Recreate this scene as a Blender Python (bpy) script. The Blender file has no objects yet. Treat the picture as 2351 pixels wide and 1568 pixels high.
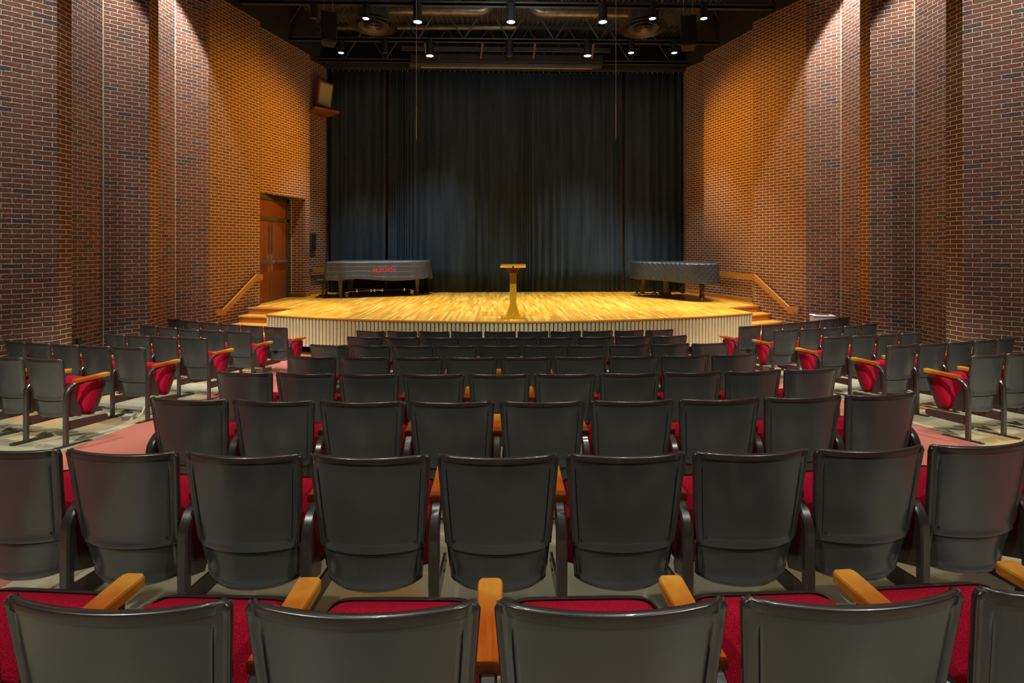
import bpy, math, random
from math import sin, cos, pi, radians, sqrt, asin, atan2
from mathutils import Vector, Matrix
random.seed(7)
S = bpy.context.scene
COL = S.collection
# ------------------------------------------------------------------ helpers
YAW = radians(1.35)
CAMX, EYE = -0.255, 2.20
def H(X, D):
    """view-aligned plan coordinates (sideways, depth) -> hall plan coordinates"""
    return (CAMX + X*cos(YAW) + D*sin(YAW), -X*sin(YAW) + D*cos(YAW))
F = 1180.0
def P(px, D):
    return H((px-1175.5)*D/F, D)
STG = 0.77          # stage level
def zf(y):          # raked floor
    return max(0.0, 0.68-0.08*max(y,1.55))

class MB:
    def __init__(s): s.v=[]; s.f=[]; s.m=[]; s.uv=[]; s.mi=0; s.sm=[]; s.smooth=False
    def add(s, vs, fs, uvs=None):
        o=len(s.v); s.v+= [tuple(p) for p in vs]
        for i,f in enumerate(fs):
            s.f.append([o+k for k in f]); s.m.append(s.mi); s.sm.append(s.smooth)
            s.uv.append(uvs[i] if uvs else None)
    def box(s, x0,x1,y0,y1,z0,z1, M=None):
        vs=[Vector((x,y,z)) for z in (z0,z1) for y in (y0,y1) for x in (x0,x1)]
        if M: vs=[M@v for v in vs]
        s.add(vs,[(0,2,3,1),(4,5,7,6),(0,1,5,4),(2,6,7,3),(0,4,6,2),(1,3,7,5)])
    def bbox(s, x0,x1,y0,y1,z0,z1,b=.004,M=None):
        """box with chamfered edges"""
        xs=(x0,x1); ys=(y0,y1); zs=(z0,z1); vs=[]; idx={}
        for i in (0,1):
            for j in (0,1):
                for k in (0,1):
                    p=[xs[i],ys[j],zs[k]]; d=[(1,-1)[i]*b,(1,-1)[j]*b,(1,-1)[k]*b]
                    for a in range(3):
                        q=list(p)
                        for c in range(3):
                            if c!=a: q[c]+=d[c]
                        idx[(i,j,k,a)]=len(vs); vs.append(Vector(q))
        fs=[]
        def sgnfix(f,n):
            a,b_,c=vs[f[0]],vs[f[1]],vs[f[2]]
            nn=(b_-a).cross(c-a)
            return f if nn.dot(Vector(n))>0 else f[::-1]
        for a in range(3):
            o=[c for c in range(3) if c!=a]
            for sd in (0,1):
                key=[0,0,0]; ring=[]
                for (p,q) in ((0,0),(1,0),(1,1),(0,1)):
                    key[a]=sd; key[o[0]]=p; key[o[1]]=q
                    ring.append(idx[(key[0],key[1],key[2],a)])
                n=[0,0,0]; n[a]=1 if sd else -1
                fs.append(sgnfix(ring,n))
        # edges
        for a in range(3):
            o=[c for c in range(3) if c!=a]
            for p in (0,1):
                for q in (0,1):
                    k0=[0,0,0];k0[a]=0;k0[o[0]]=p;k0[o[1]]=q
                    k1=list(k0);k1[a]=1
                    ring=[idx[(*k0,o[0])],idx[(*k1,o[0])],idx[(*k1,o[1])],idx[(*k0,o[1])]]
                    n=[0,0,0];n[o[0]]=1 if p else -1;n[o[1]]=1 if q else -1
                    fs.append(sgnfix(ring,n))
        for i in (0,1):
            for j in (0,1):
                for k in (0,1):
                    ring=[idx[(i,j,k,0)],idx[(i,j,k,1)],idx[(i,j,k,2)]]
                    fs.append(sgnfix(ring,(1 if i else -1,1 if j else -1,1 if k else -1)))
        if M: vs=[M@v for v in vs]
        s.add(vs,fs)
    def prism(s, poly, a0, a1, axis='z', M=None):
        """poly: list of 2d points; extruded along axis from a0 to a1"""
        n=len(poly)
        def mk(p,a):
            if axis=='z': return Vector((p[0],p[1],a))
            if axis=='x': return Vector((a,p[0],p[1]))
            return Vector((p[0],a,p[1]))
        vs=[mk(p,a0) for p in poly]+[mk(p,a1) for p in poly]
        if M: vs=[M@v for v in vs]
        area=sum(poly[i][0]*poly[(i+1)%n][1]-poly[(i+1)%n][0]*poly[i][1] for i in range(n))
        flip=(area<0) ^ (axis=='y') ^ (a1<a0)
        fs=[list(range(n))[::-1], list(range(n,2*n))]+[[i,(i+1)%n,n+(i+1)%n,n+i] for i in range(n)]
        if flip: fs=[f[::-1] for f in fs]
        s.add(vs,fs)
    def tube(s, pts, r, seg=8, caps=True, r2=None):
        pts=[Vector(p) for p in pts]; n=len(pts); rings=[]
        up=Vector((0,0,1)); vs=[]
        prev=None
        for i,p in enumerate(pts):
            t=(pts[min(i+1,n-1)]-pts[max(i-1,0)]).normalized()
            if prev is None:
                a=up if abs(t.z)<.9 else Vector((1,0,0))
                u=t.cross(a).normalized()
            else:
                u=(prev-t*prev.dot(t)).normalized()
            prev=u; w=t.cross(u)
            rr=r if r2 is None else r+(r2-r)*i/(n-1)
            for k in range(seg):
                a=2*pi*k/seg; vs.append(p+u*(rr*cos(a))+w*(rr*sin(a)))
        fs=[]
        for i in range(n-1):
            for k in range(seg):
                fs.append([i*seg+k,i*seg+(k+1)%seg,(i+1)*seg+(k+1)%seg,(i+1)*seg+k])
        if caps: fs.append(list(range(seg))[::-1]); fs.append([(n-1)*seg+k for k in range(seg)])
        sm=s.smooth; s.smooth=True; s.add(vs,fs); s.smooth=sm
    def lathe(s, prof, seg=32, M=None, cap0=True, cap1=True):
        """prof list of (r,z)"""
        vs=[];fs=[]
        for (r,z) in prof:
            for k in range(seg):
                a=2*pi*k/seg; vs.append(Vector((r*cos(a),r*sin(a),z)))
        n=len(prof)
        for i in range(n-1):
            for k in range(seg):
                fs.append([i*seg+k,i*seg+(k+1)%seg,(i+1)*seg+(k+1)%seg,(i+1)*seg+k])
        if cap0: fs.append(list(range(seg))[::-1])
        if cap1: fs.append([(n-1)*seg+k for k in range(seg)])
        if M: vs=[M@v for v in vs]
        s.add(vs,fs)
    def grid(s, fn, nu, nv, closed_u=False, uvf=None):
        vs=[fn(i,j) for j in range(nv) for i in range(nu)]
        fs=[];uvs=[]
        mu=nu if closed_u else nu-1
        for j in range(nv-1):
            for i in range(mu):
                i2=(i+1)%nu
                fs.append([j*nu+i,j*nu+i2,(j+1)*nu+i2,(j+1)*nu+i])
                if uvf: uvs.append([uvf(i,j),uvf(i+1,j),uvf(i+1,j+1),uvf(i,j+1)])
        s.add(vs,fs,uvs if uvf else None)
    def build(s, name, mats, parent=None, sharp=35, link=True):
        me=bpy.data.meshes.new(name)
        me.from_pydata(s.v,[],s.f)
        if not isinstance(mats,(list,tuple)): mats=[mats]
        for m in mats: me.materials.append(m)
        me.polygons.foreach_set('material_index', s.m)
        me.polygons.foreach_set('use_smooth', s.sm)
        if any(u is not None for u in s.uv):
            l=me.uv_layers.new(name='UVMap')
            for pi_,poly in enumerate(me.polygons):
                u=s.uv[pi_]
                if u:
                    for k,li in enumerate(poly.loop_indices): l.data[li].uv=u[k]
        me.update()
        if any(s.sm):
            try: me.set_sharp_from_angle(angle=radians(sharp))
            except Exception: pass
        o=bpy.data.objects.new(name,me)
        if link: COL.objects.link(o)
        if parent: o.parent=parent
        return o

def empty(name, loc=(0,0,0), rz=0):
    o=bpy.data.objects.new(name,None); COL.objects.link(o)
    o.location=loc; o.rotation_euler=(0,0,rz); o.empty_display_size=.1
    return o
def tag(o,label=None,cat=None,group=None,kind=None):
    if label: o['label']=label
    if cat: o['category']=cat
    if group: o['group']=group
    if kind: o['kind']=kind
    return o
def copy_tree(o,parent=None):
    c=o.copy(); COL.objects.link(c); c.parent=parent
    for ch in list(o.children): copy_tree(ch,c)
    return c

# ------------------------------------------------------------------ materials
def newmat(name):
    m=bpy.data.materials.new(name); m.use_nodes=True
    nt=m.node_tree; b=nt.nodes['Principled BSDF']
    return m,nt,b
def N(nt,t,**k):
    n=nt.nodes.new(t)
    for a,v in k.items(): setattr(n,a,v)
    return n
def ramp(nt,stops):
    r=N(nt,'ShaderNodeValToRGB'); e=r.color_ramp.elements
    while len(e)>1: e.remove(e[-1])
    e[0].position=stops[0][0]; e[0].color=(*stops[0][1],1)
    for p,c in stops[1:]:
        x=e.new(p); x.color=(*c,1)
    return r
def plain(name,col,rough=.5,metal=0.,spec=.5,noise=0.,nscale=30,bump=0.,coat=0.,emis=None):
    m,nt,b=newmat(name)
    b.inputs['Base Color'].default_value=(*col,1); b.inputs['Roughness'].default_value=rough
    b.inputs['Metallic'].default_value=metal; b.inputs['Specular IOR Level'].default_value=spec
    b.inputs['Coat Weight'].default_value=coat
    tc=N(nt,'ShaderNodeTexCoord'); nz=N(nt,'ShaderNodeTexNoise'); nz.inputs['Scale'].default_value=nscale
    nz.inputs['Detail'].default_value=4
    nt.links.new(tc.outputs['Object'],nz.inputs['Vector'])
    if noise:
        r=ramp(nt,[(.3,tuple(c*(1-noise) for c in col)),(.7,tuple(min(1,c*(1+noise)) for c in col))])
        nt.links.new(nz.outputs['Fac'],r.inputs['Fac']); nt.links.new(r.outputs['Color'],b.inputs['Base Color'])
    if bump:
        bp=N(nt,'ShaderNodeBump'); bp.inputs['Strength'].default_value=bump; bp.inputs['Distance'].default_value=.01
        nt.links.new(nz.outputs['Fac'],bp.inputs['Height']); nt.links.new(bp.outputs['Normal'],b.inputs['Normal'])
    if emis:
        b.inputs['Emission Color'].default_value=(*emis[:3],1); b.inputs['Emission Strength'].default_value=emis[3]
    return m

def brick_mat(name, rough_face):
    m,nt,b=newmat(name); L=nt.links.new
    uv=N(nt,'ShaderNodeUVMap')
    # small wobble of the coursing on split-face brick
    vec=uv.outputs['UV']
    if rough_face:
        nz0=N(nt,'ShaderNodeTexNoise'); nz0.inputs['Scale'].default_value=9; nz0.inputs['Detail'].default_value=3
        L(uv.outputs['UV'],nz0.inputs['Vector'])
        sub=N(nt,'ShaderNodeVectorMath',operation='SUBTRACT'); sub.inputs[1].default_value=(.5,.5,.5)
        L(nz0.outputs['Color'],sub.inputs[0])
        sc=N(nt,'ShaderNodeVectorMath',operation='SCALE'); sc.inputs['Scale'].default_value=.020
        L(sub.outputs[0],sc.inputs[0])
        ad=N(nt,'ShaderNodeVectorMath',operation='ADD'); L(uv.outputs['UV'],ad.inputs[0]); L(sc.outputs[0],ad.inputs[1])
        vec=ad.outputs[0]
    def br(c1,c2,cm):
        t=N(nt,'ShaderNodeTexBrick'); t.offset=.5; t.squash=1
        t.inputs['Scale'].default_value=1; t.inputs['Brick Width'].default_value=.2032
        t.inputs['Row Height'].default_value=.0677; t.inputs['Mortar Size'].default_value=.0056 if not rough_face else .0054
        t.inputs['Mortar Smooth'].default_value=.25; t.inputs['Bias'].default_value=0
        t.inputs['Color1'].default_value=c1; t.inputs['Color2'].default_value=c2; t.inputs['Mortar'].default_value=cm
        L(vec,t.inputs['Vector']); return t
    rnd=br((0,0,0,1),(1,1,1,1),(.5,.5,.5,1))
    if rough_face:
        cr=ramp(nt,[(0,(.075,.060,.062)),(.05,(.10,.060,.052)),(.10,(.17,.066,.040)),(.45,(.245,.088,.046)),(.75,(.17,.062,.038)),(1,(.25,.115,.07))])
        mort=(.76,.72,.60)
    else:
        cr=ramp(nt,[(0,(.11,.055,.036)),(.015,(.125,.056,.034)),(.03,(.165,.070,.038)),(.6,(.195,.085,.046)),(1,(.145,.062,.036))])
        mort=(.74,.66,.50)
    L(rnd.outputs['Color'],cr.inputs['Fac'])
    # within-brick mottling
    nz=N(nt,'ShaderNodeTexNoise'); nz.inputs['Scale'].default_value=40 if rough_face else 60; nz.inputs['Detail'].default_value=6
    nz.inputs['Roughness'].default_value=.65
    L(uv.outputs['UV'],nz.inputs['Vector'])
    mr=N(nt,'ShaderNodeMapRange'); mr.inputs['From Min'].default_value=.3; mr.inputs['From Max'].default_value=.7
    mr.inputs['To Min'].default_value=.5 if rough_face else .85; mr.inputs['To Max'].default_value=1.3 if rough_face else 1.12
    L(nz.outputs['Fac'],mr.inputs['Value'])
    mul=N(nt,'ShaderNodeVectorMath',operation='SCALE'); L(cr.outputs['Color'],mul.inputs[0]); L(mr.outputs['Result'],mul.inputs['Scale'])
    mx=N(nt,'ShaderNodeMix',data_type='RGBA'); L(rnd.outputs['Fac'],mx.inputs['Factor'])
    L(mul.outputs[0],mx.inputs['A'])
    mo=ramp(nt,[(.35,tuple(c*(.45 if rough_face else .8) for c in mort)),(.6,mort)]); L(nz.outputs['Fac'],mo.inputs['Fac']); L(mo.outputs['Color'],mx.inputs['B'])
    L(mx.outputs['Result'],b.inputs['Base Color'])
    b.inputs['Roughness'].default_value=.85; b.inputs['Specular IOR Level'].default_value=.25
    # relief
    inv=N(nt,'ShaderNodeMath',operation='SUBTRACT'); inv.inputs[0].default_value=1; L(rnd.outputs['Fac'],inv.inputs[1])
    if rough_face:
        n2=N(nt,'ShaderNodeTexNoise'); n2.inputs['Scale'].default_value=30; n2.inputs['Detail'].default_value=8; n2.inputs['Roughness'].default_value=.7
        mp=N(nt,'ShaderNodeMapping'); mp.inputs['Scale'].default_value=(1.1,1.5,1); L(uv.outputs['UV'],mp.inputs['Vector']); L(mp.outputs[0],n2.inputs['Vector'])
        a1=N(nt,'ShaderNodeMath',operation='MULTIPLY_ADD'); L(n2.outputs['Fac'],a1.inputs[0]); a1.inputs[1].default_value=1.6
        L(inv.outputs[0],a1.inputs[2])
        a2=N(nt,'ShaderNodeMath',operation='MULTIPLY'); L(a1.outputs[0],a2.inputs[0])
        # random brick set-back, only on bricks
        a3=N(nt,'ShaderNodeMath',operation='MULTIPLY_ADD'); L(rnd.outputs['Color'],a3.inputs[0]); a3.inputs[1].default_value=.35; a3.inputs[2].default_value=.8
        L(a3.outputs[0],a2.inputs[1])
        bp=N(nt,'ShaderNodeBump'); bp.inputs['Strength'].default_value=1.; bp.inputs['Distance'].default_value=.035
        L(a2.outputs[0],bp.inputs['Height'])
    else:
        bp=N(nt,'ShaderNodeBump'); bp.inputs['Strength'].default_value=.5; bp.inputs['Distance'].default_value=.006
        L(inv.outputs[0],bp.inputs['Height'])
    L(bp.outputs['Normal'],b.inputs['Normal'])
    return m
BR_S=brick_mat('smooth_brick',False); BR_R=brick_mat('split_face_brick',True)

def wood_mat(name,c1,c2,c3,scale=6,rough=.35,axis='Z',coat=.2):
    m,nt,b=newmat(name); L=nt.links.new
    tc=N(nt,'ShaderNodeTexCoord'); mp=N(nt,'ShaderNodeMapping')
    sc={'X':(1,12,12),'Y':(12,1,12),'Z':(12,12,1)}[axis]
    mp.inputs['Scale'].default_value=sc; L(tc.outputs['Object'],mp.inputs['Vector'])
    nz=N(nt,'ShaderNodeTexNoise'); nz.inputs['Scale'].default_value=scale; nz.inputs['Detail'].default_value=8; nz.inputs['Distortion'].default_value=.6
    L(mp.outputs[0],nz.inputs['Vector'])
    r=ramp(nt,[(.25,c1),(.5,c2),(.75,c3)]); L(nz.outputs['Fac'],r.inputs['Fac']); L(r.outputs['Color'],b.inputs['Base Color'])
    b.inputs['Roughness'].default_value=rough; b.inputs['Coat Weight'].default_value=coat; b.inputs['Coat Roughness'].default_value=.15
    return m
W_RAIL=wood_mat('rail_oak',(.30,.125,.022),(.44,.20,.035),(.52,.26,.055),axis='X')
W_ARM=None
W_DOOR=wood_mat('door_veneer',(.13,.035,.008),(.19,.055,.012),(.24,.08,.02),scale=4,rough=.4)
W_LECT=wood_mat('lectern_oak',(.60,.34,.016),(.70,.42,.02),(.78,.50,.03),scale=4,rough=.35)
W_LECT2=wood_mat('lectern_bracket_wood',(.26,.09,.015),(.34,.13,.02),(.40,.17,.03),scale=4,rough=.4)
W_BASE=wood_mat('baseboard_wood',(.36,.12,.018),(.46,.17,.025),(.52,.21,.035),axis='X',scale=4,rough=.3)
W_SPK=wood_mat('speaker_wood',(.20,.055,.01),(.28,.08,.014),(.33,.10,.02),scale=4,rough=.5)

def arm_mat():
    # varnish worn through to pale wood at the front end of each armrest
    m,nt,b=newmat('armrest_wood'); L=nt.links.new
    tc=N(nt,'ShaderNodeTexCoord'); mp=N(nt,'ShaderNodeMapping'); mp.inputs['Scale'].default_value=(14,1.2,14)
    L(tc.outputs['Object'],mp.inputs['Vector'])
    nz=N(nt,'ShaderNodeTexNoise'); nz.inputs['Scale'].default_value=8; nz.inputs['Detail'].default_value=7; L(mp.outputs[0],nz.inputs['Vector'])
    r=ramp(nt,[(.3,(.26,.046,.001)),(.7,(.35,.078,.003))]); L(nz.outputs['Fac'],r.inputs['Fac'])
    sp=N(nt,'ShaderNodeSeparateXYZ'); L(tc.outputs['Object'],sp.inputs[0])
    mr=N(nt,'ShaderNodeMapRange'); mr.inputs['From Min'].default_value=.30; mr.inputs['From Max'].default_value=.44; mr.inputs['To Max'].default_value=1.35; L(sp.outputs['Y'],mr.inputs['Value'])
    n2=N(nt,'ShaderNodeTexNoise'); n2.inputs['Scale'].default_value=16; n2.inputs['Detail'].default_value=5
    oi=N(nt,'ShaderNodeObjectInfo'); av=N(nt,'ShaderNodeVectorMath',operation='ADD'); L(tc.outputs['Object'],av.inputs[0]); L(oi.outputs['Random'],av.inputs[1]); L(av.outputs[0],n2.inputs['Vector'])
    mu=N(nt,'ShaderNodeMath',operation='MULTIPLY'); L(mr.outputs['Result'],mu.inputs[0]); L(n2.outputs['Fac'],mu.inputs[1])
    mx=N(nt,'ShaderNodeMix',data_type='RGBA'); L(mu.outputs[0],mx.inputs['Factor']); L(r.outputs['Color'],mx.inputs['A']); mx.inputs['B'].default_value=(.52,.25,.03,1)
    L(mx.outputs['Result'],b.inputs['Base Color']); b.inputs['Roughness'].default_value=.4; b.inputs['Specular IOR Level'].default_value=.3; b.inputs['Coat Weight'].default_value=.12; b.inputs['Coat Roughness'].default_value=.12
    return m
W_ARM=arm_mat()

def seat_metal():
    m,nt,b=newmat('seat_back_enamel'); L=nt.links.new
    tc=N(nt,'ShaderNodeTexCoord'); oi=N(nt,'ShaderNodeObjectInfo')
    ad=N(nt,'ShaderNodeVectorMath',operation='ADD'); L(tc.outputs['Object'],ad.inputs[0])
    sc=N(nt,'ShaderNodeMath',operation='MULTIPLY'); sc.inputs[1].default_value=40; L(oi.outputs['Random'],sc.inputs[0]); L(sc.outputs[0],ad.inputs[1])
    nz=N(nt,'ShaderNodeTexNoise'); nz.inputs['Scale'].default_value=2.2; nz.inputs['Detail'].default_value=2; L(ad.outputs[0],nz.inputs['Vector'])
    r=ramp(nt,[(.3,(.032,.035,.035)),(.7,(.048,.051,.048))]); L(nz.outputs['Fac'],r.inputs['Fac']); L(r.outputs['Color'],b.inputs['Base Color'])
    n2=N(nt,'ShaderNodeTexNoise'); n2.inputs['Scale'].default_value=260; n2.inputs['Detail'].default_value=2; L(tc.outputs['Object'],n2.inputs['Vector'])
    mr=N(nt,'ShaderNodeMapRange'); mr.inputs['To Min'].default_value=.22; mr.inputs['To Max'].default_value=.30; L(nz.outputs['Fac'],mr.inputs['Value']); L(mr.outputs['Result'],b.inputs['Roughness'])
    bp=N(nt,'ShaderNodeBump'); bp.inputs['Strength'].default_value=.05; bp.inputs['Distance'].default_value=.001; L(n2.outputs['Fac'],bp.inputs['Height']); L(bp.outputs['Normal'],b.inputs['Normal'])
    b.inputs['Specular IOR Level'].default_value=.6
    b.inputs['Coat Weight'].default_value=.25; b.inputs['Coat Roughness'].default_value=.18
    return m
M_BACK=seat_metal()
M_FRAME=plain('seat_frame_enamel',(.026,.020,.017),.28,0,.6,noise=.15,nscale=12,coat=.3)
def fabric():
    m,nt,b=newmat('seat_red_weave'); L=nt.links.new
    tc=N(nt,'ShaderNodeTexCoord'); nz=N(nt,'ShaderNodeTexNoise'); nz.inputs['Scale'].default_value=420; nz.inputs['Detail'].default_value=2
    L(tc.outputs['Object'],nz.inputs['Vector'])
    r=ramp(nt,[(.35,(.15,.0006,.008)),(.58,(.29,.0015,.018)),(.75,(.46,.02,.04))]); L(nz.outputs['Fac'],r.inputs['Fac']); L(r.outputs['Color'],b.inputs['Base Color'])
    b.inputs['Roughness'].default_value=.9; b.inputs['Specular IOR Level'].default_value=.1
    bp=N(nt,'ShaderNodeBump'); bp.inputs['Strength'].default_value=.5; bp.inputs['Distance'].default_value=.002; L(nz.outputs['Fac'],bp.inputs['Height']); L(bp.outputs['Normal'],b.inputs['Normal'])
    return m
M_RED=fabric()
def stagefloor():
    m,nt,b=newmat('stage_strip_flooring'); L=nt.links.new
    tc=N(nt,'ShaderNodeTexCoord'); mp=N(nt,'ShaderNodeMapping'); mp.inputs['Rotation'].default_value=(0,0,pi/2)
    L(tc.outputs['Object'],mp.inputs['Vector'])
    t=N(nt,'ShaderNodeTexBrick'); t.offset=.37; t.offset_frequency=3; t.inputs['Scale'].default_value=1
    t.inputs['Brick Width'].default_value=.75; t.inputs['Row Height'].default_value=.057; t.inputs['Mortar Size'].default_value=.0009
    t.inputs['Color1'].default_value=(0,0,0,1); t.inputs['Color2'].default_value=(1,1,1,1); t.inputs['Mortar'].default_value=(.3,.3,.3,1)
    L(mp.outputs[0],t.inputs['Vector'])
    r=ramp(nt,[(0,(.49,.22,.018)),(.25,(.58,.265,.018)),(.6,(.69,.345,.030)),(.85,(.78,.455,.075)),(1,(.53,.245,.020))]); L(t.outputs['Color'],r.inputs['Fac'])
    m2=N(nt,'ShaderNodeMapping'); m2.inputs['Scale'].default_value=(40,2,1); L(tc.outputs['Object'],m2.inputs['Vector'])
    nz=N(nt,'ShaderNodeTexNoise'); nz.inputs['Scale'].default_value=3; nz.inputs['Detail'].default_value=6; L(m2.outputs[0],nz.inputs['Vector'])
    mr=N(nt,'ShaderNodeMapRange'); mr.inputs['From Min'].default_value=.3; mr.inputs['From Max'].default_value=.7; mr.inputs['To Min'].default_value=.85; mr.inputs['To Max'].default_value=1.12; L(nz.outputs['Fac'],mr.inputs['Value'])
    mu=N(nt,'ShaderNodeVectorMath',operation='SCALE'); L(r.outputs['Color'],mu.inputs[0]); L(mr.outputs['Result'],mu.inputs['Scale'])
    L(mu.outputs[0],b.inputs['Base Color']); b.inputs['Roughness'].default_value=.33; b.inputs['Coat Weight'].default_value=.15; b.inputs['Coat Roughness'].default_value=.25
    return m
M_STAGE=stagefloor()
M_NOSE=wood_mat('stage_nosing_wood',(.46,.20,.03),(.58,.29,.045),(.66,.36,.07),axis='X',scale=3,rough=.3)
M_SLAT=plain('slat_cream_paint',(.60,.54,.31),.6,noise=.06,nscale=9)
M_BLACK=plain('flat_black_paint',(.019,.017,.016),.85,noise=.25,nscale=4)
M_DECK=plain('ceiling_deck_black',(.070,.070,.066),.7,noise=.2,nscale=3)
M_STEEL=plain('joist_black_steel',(.060,.060,.058),.5,noise=.2,nscale=5)
M_DUCT=plain('duct_dark_foil',(.13,.105,.07),.35,.6,noise=.35,nscale=7,bump=.6)
M_LAMP=plain('lamp_housing_black',(.012,.012,.013),.45)
M_LENS=plain('lamp_lens_glow',(1,1,1),.5,emis=(.86,.94,1,30))
M_BEZ=plain('unlit_lamp_reflector',(.18,.15,.11),.3,.6)
M_SPKB=plain('speaker_black_grille',(.014,.014,.016),.7,noise=.4,nscale=300)
M_GREY=plain('cable_grey',(.42,.42,.38),.5)
M_PALE=plain('pale_cable',(.8,.8,.76),.5)
M_CHROME=plain('chrome_steel',(.62,.62,.60),.25,.9)
M_BRASS=plain('brass_plate',(.62,.40,.10),.35,.7)
M_OLIVE=plain('door_frame_olive',(.060,.050,.018),.5,noise=.1)
M_GRILLE=plain('cream_grille_cloth',(.55,.46,.22),.8,noise=.12,nscale=120)
M_EBONY=plain('ebony_lacquer',(.016,.013,.011),.28,coat=.3)
M_LEGB=plain('piano_leg_satin',(.075,.055,.032),.35,coat=.2)
M_LEATHER=plain('bench_black_leather',(.020,.022,.026),.4)
M_WHITE=plain('appliance_white',(.62,.60,.62),.45)
M_BOX=plain('junction_box_grey',(.40,.40,.36),.5)
M_REDTXT=plain('red_embroidery',(.75,.02,.02),.7)
M_PANEL=plain('wall_panel_grey',(.055,.055,.05),.45)
M_DARK=plain('dark_void',(.006,.006,.008),.9)
M_CAULK=plain('caulk_joint',(.55,.50,.38),.8)
M_STRUT=plain('wood_strut',(.20,.12,.055),.7)
def carpet():
    m,nt,b=newmat('aisle_carpet_rust'); L=nt.links.new
    tc=N(nt,'ShaderNodeTexCoord'); nz=N(nt,'ShaderNodeTexNoise'); nz.inputs['Scale'].default_value=170; nz.inputs['Detail'].default_value=3
    L(tc.outputs['Object'],nz.inputs['Vector'])
    r=ramp(nt,[(.3,(.22,.060,.040)),(.7,(.33,.100,.068))]); L(nz.outputs['Fac'],r.inputs['Fac']); L(r.outputs['Color'],b.inputs['Base Color'])
    b.inputs['Roughness'].default_value=.95; bp=N(nt,'ShaderNodeBump'); bp.inputs['Strength'].default_value=.4; bp.inputs['Distance'].default_value=.004
    L(nz.outputs['Fac'],bp.inputs['Height']); L(bp.outputs['Normal'],b.inputs['Normal']); return m
M_CARPET=carpet()
def concrete():
    m,nt,b=newmat('sealed_concrete'); L=nt.links.new
    tc=N(nt,'ShaderNodeTexCoord'); nz=N(nt,'ShaderNodeTexNoise'); nz.inputs['Scale'].default_value=1.1; nz.inputs['Detail'].default_value=6
    L(tc.outputs['Object'],nz.inputs['Vector'])
    r=ramp(nt,[(.30,(.20,.185,.12)),(.48,(.30,.285,.20)),(.60,(.36,.31,.18)),(.72,(.42,.24,.07))]); L(nz.outputs['Fac'],r.inputs['Fac'])
    vo=N(nt,'ShaderNodeTexVoronoi',feature='DISTANCE_TO_EDGE'); vo.inputs['Scale'].default_value=1.3; L(tc.outputs['Object'],vo.inputs['Vector'])
    mr=N(nt,'ShaderNodeMapRange'); mr.inputs['From Max'].default_value=.012; mr.inputs['To Min'].default_value=1.35; mr.inputs['To Max'].default_value=1; L(vo.outputs['Distance'],mr.inputs['Value'])
    mu=N(nt,'ShaderNodeVectorMath',operation='SCALE'); L(r.outputs['Color'],mu.inputs[0]); L(mr.outputs['Result'],mu.inputs['Scale'])
    L(mu.outputs[0],b.inputs['Base Color']); b.inputs['Roughness'].default_value=.38; return m
M_CONC=concrete()
def curtain_mat():
    m,nt,b=newmat('curtain_black_velour'); L=nt.links.new
    tc=N(nt,'ShaderNodeTexCoord'); mp=N(nt,'ShaderNodeMapping'); mp.inputs['Scale'].default_value=(3,3,.25); L(tc.outputs['Object'],mp.inputs['Vector'])
    nz=N(nt,'ShaderNodeTexNoise'); nz.inputs['Scale'].default_value=2; nz.inputs['Detail'].default_value=6; L(mp.outputs[0],nz.inputs['Vector'])
    r=ramp(nt,[(.3,(.016,.026,.038)),(.7,(.036,.056,.077))]); L(nz.outputs['Fac'],r.inputs['Fac']); L(r.outputs['Color'],b.inputs['Base Color'])
    b.inputs['Roughness'].default_value=.95; b.inputs['Specular IOR Level'].default_value=.15
    b.inputs['Sheen Weight'].default_value=.15; b.inputs['Sheen Tint'].default_value=(.5,.6,.7,1); return m
M_CURT=curtain_mat()
def cover_mat(name,col,kind):
    m,nt,b=newmat(name); L=nt.links.new
    uv=N(nt,'ShaderNodeUVMap'); mp=N(nt,'ShaderNodeMapping'); L(uv.outputs['UV'],mp.inputs['Vector'])
    if kind=='diamond': mp.inputs['Rotation'].default_value=(0,0,pi/4); mp.inputs['Scale'].default_value=(9.5,9.5,1)
    else: mp.inputs['Scale'].default_value=(7,7,1)
    sp=N(nt,'ShaderNodeSeparateXYZ'); L(mp.outputs[0],sp.inputs[0])
    def tri(o):
        f=N(nt,'ShaderNodeMath',operation='PINGPONG'); f.inputs[1].default_value=.5; L(o,f.inputs[0]); return f.outputs[0]
    a=tri(sp.outputs['X']); c=tri(sp.outputs['Y'])
    mn=N(nt,'ShaderNodeMath',operation='MINIMUM'); L(a,mn.inputs[0]); L(c,mn.inputs[1])
    mr=N(nt,'ShaderNodeMapRange',interpolation_type='SMOOTHSTEP'); mr.inputs['From Max'].default_value=.30 if kind=='diamond' else .035; L(mn.outputs[0],mr.inputs['Value'])
    nz=N(nt,'ShaderNodeTexNoise'); nz.inputs['Scale'].default_value=5 if kind=='diamond' else 3.5; nz.inputs['Detail'].default_value=7; L(uv.outputs['UV'],nz.inputs['Vector'])
    ma=N(nt,'ShaderNodeMath',operation='MULTIPLY_ADD'); L(nz.outputs['Fac'],ma.inputs[0]); ma.inputs[1].default_value=.9 if kind=='diamond' else 4.0; L(mr.outputs['Result'],ma.inputs[2])
    bp=N(nt,'ShaderNodeBump'); bp.inputs['Strength'].default_value=.55 if kind=='diamond' else .5; bp.inputs['Distance'].default_value=.014 if kind=='diamond' else .008
    L(ma.outputs[0],bp.inputs['Height']); L(bp.outputs['Normal'],b.inputs['Normal'])
    b.inputs['Base Color'].default_value=(*col,1); b.inputs['Roughness'].default_value=.42; b.inputs['Specular IOR Level'].default_value=.5
    return m
M_COV1=cover_mat('piano_cover_nylon',(.062,.067,.070),'square')
M_COV2=cover_mat('piano_cover_quilt',(.026,.031,.037),'diamond')

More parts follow.
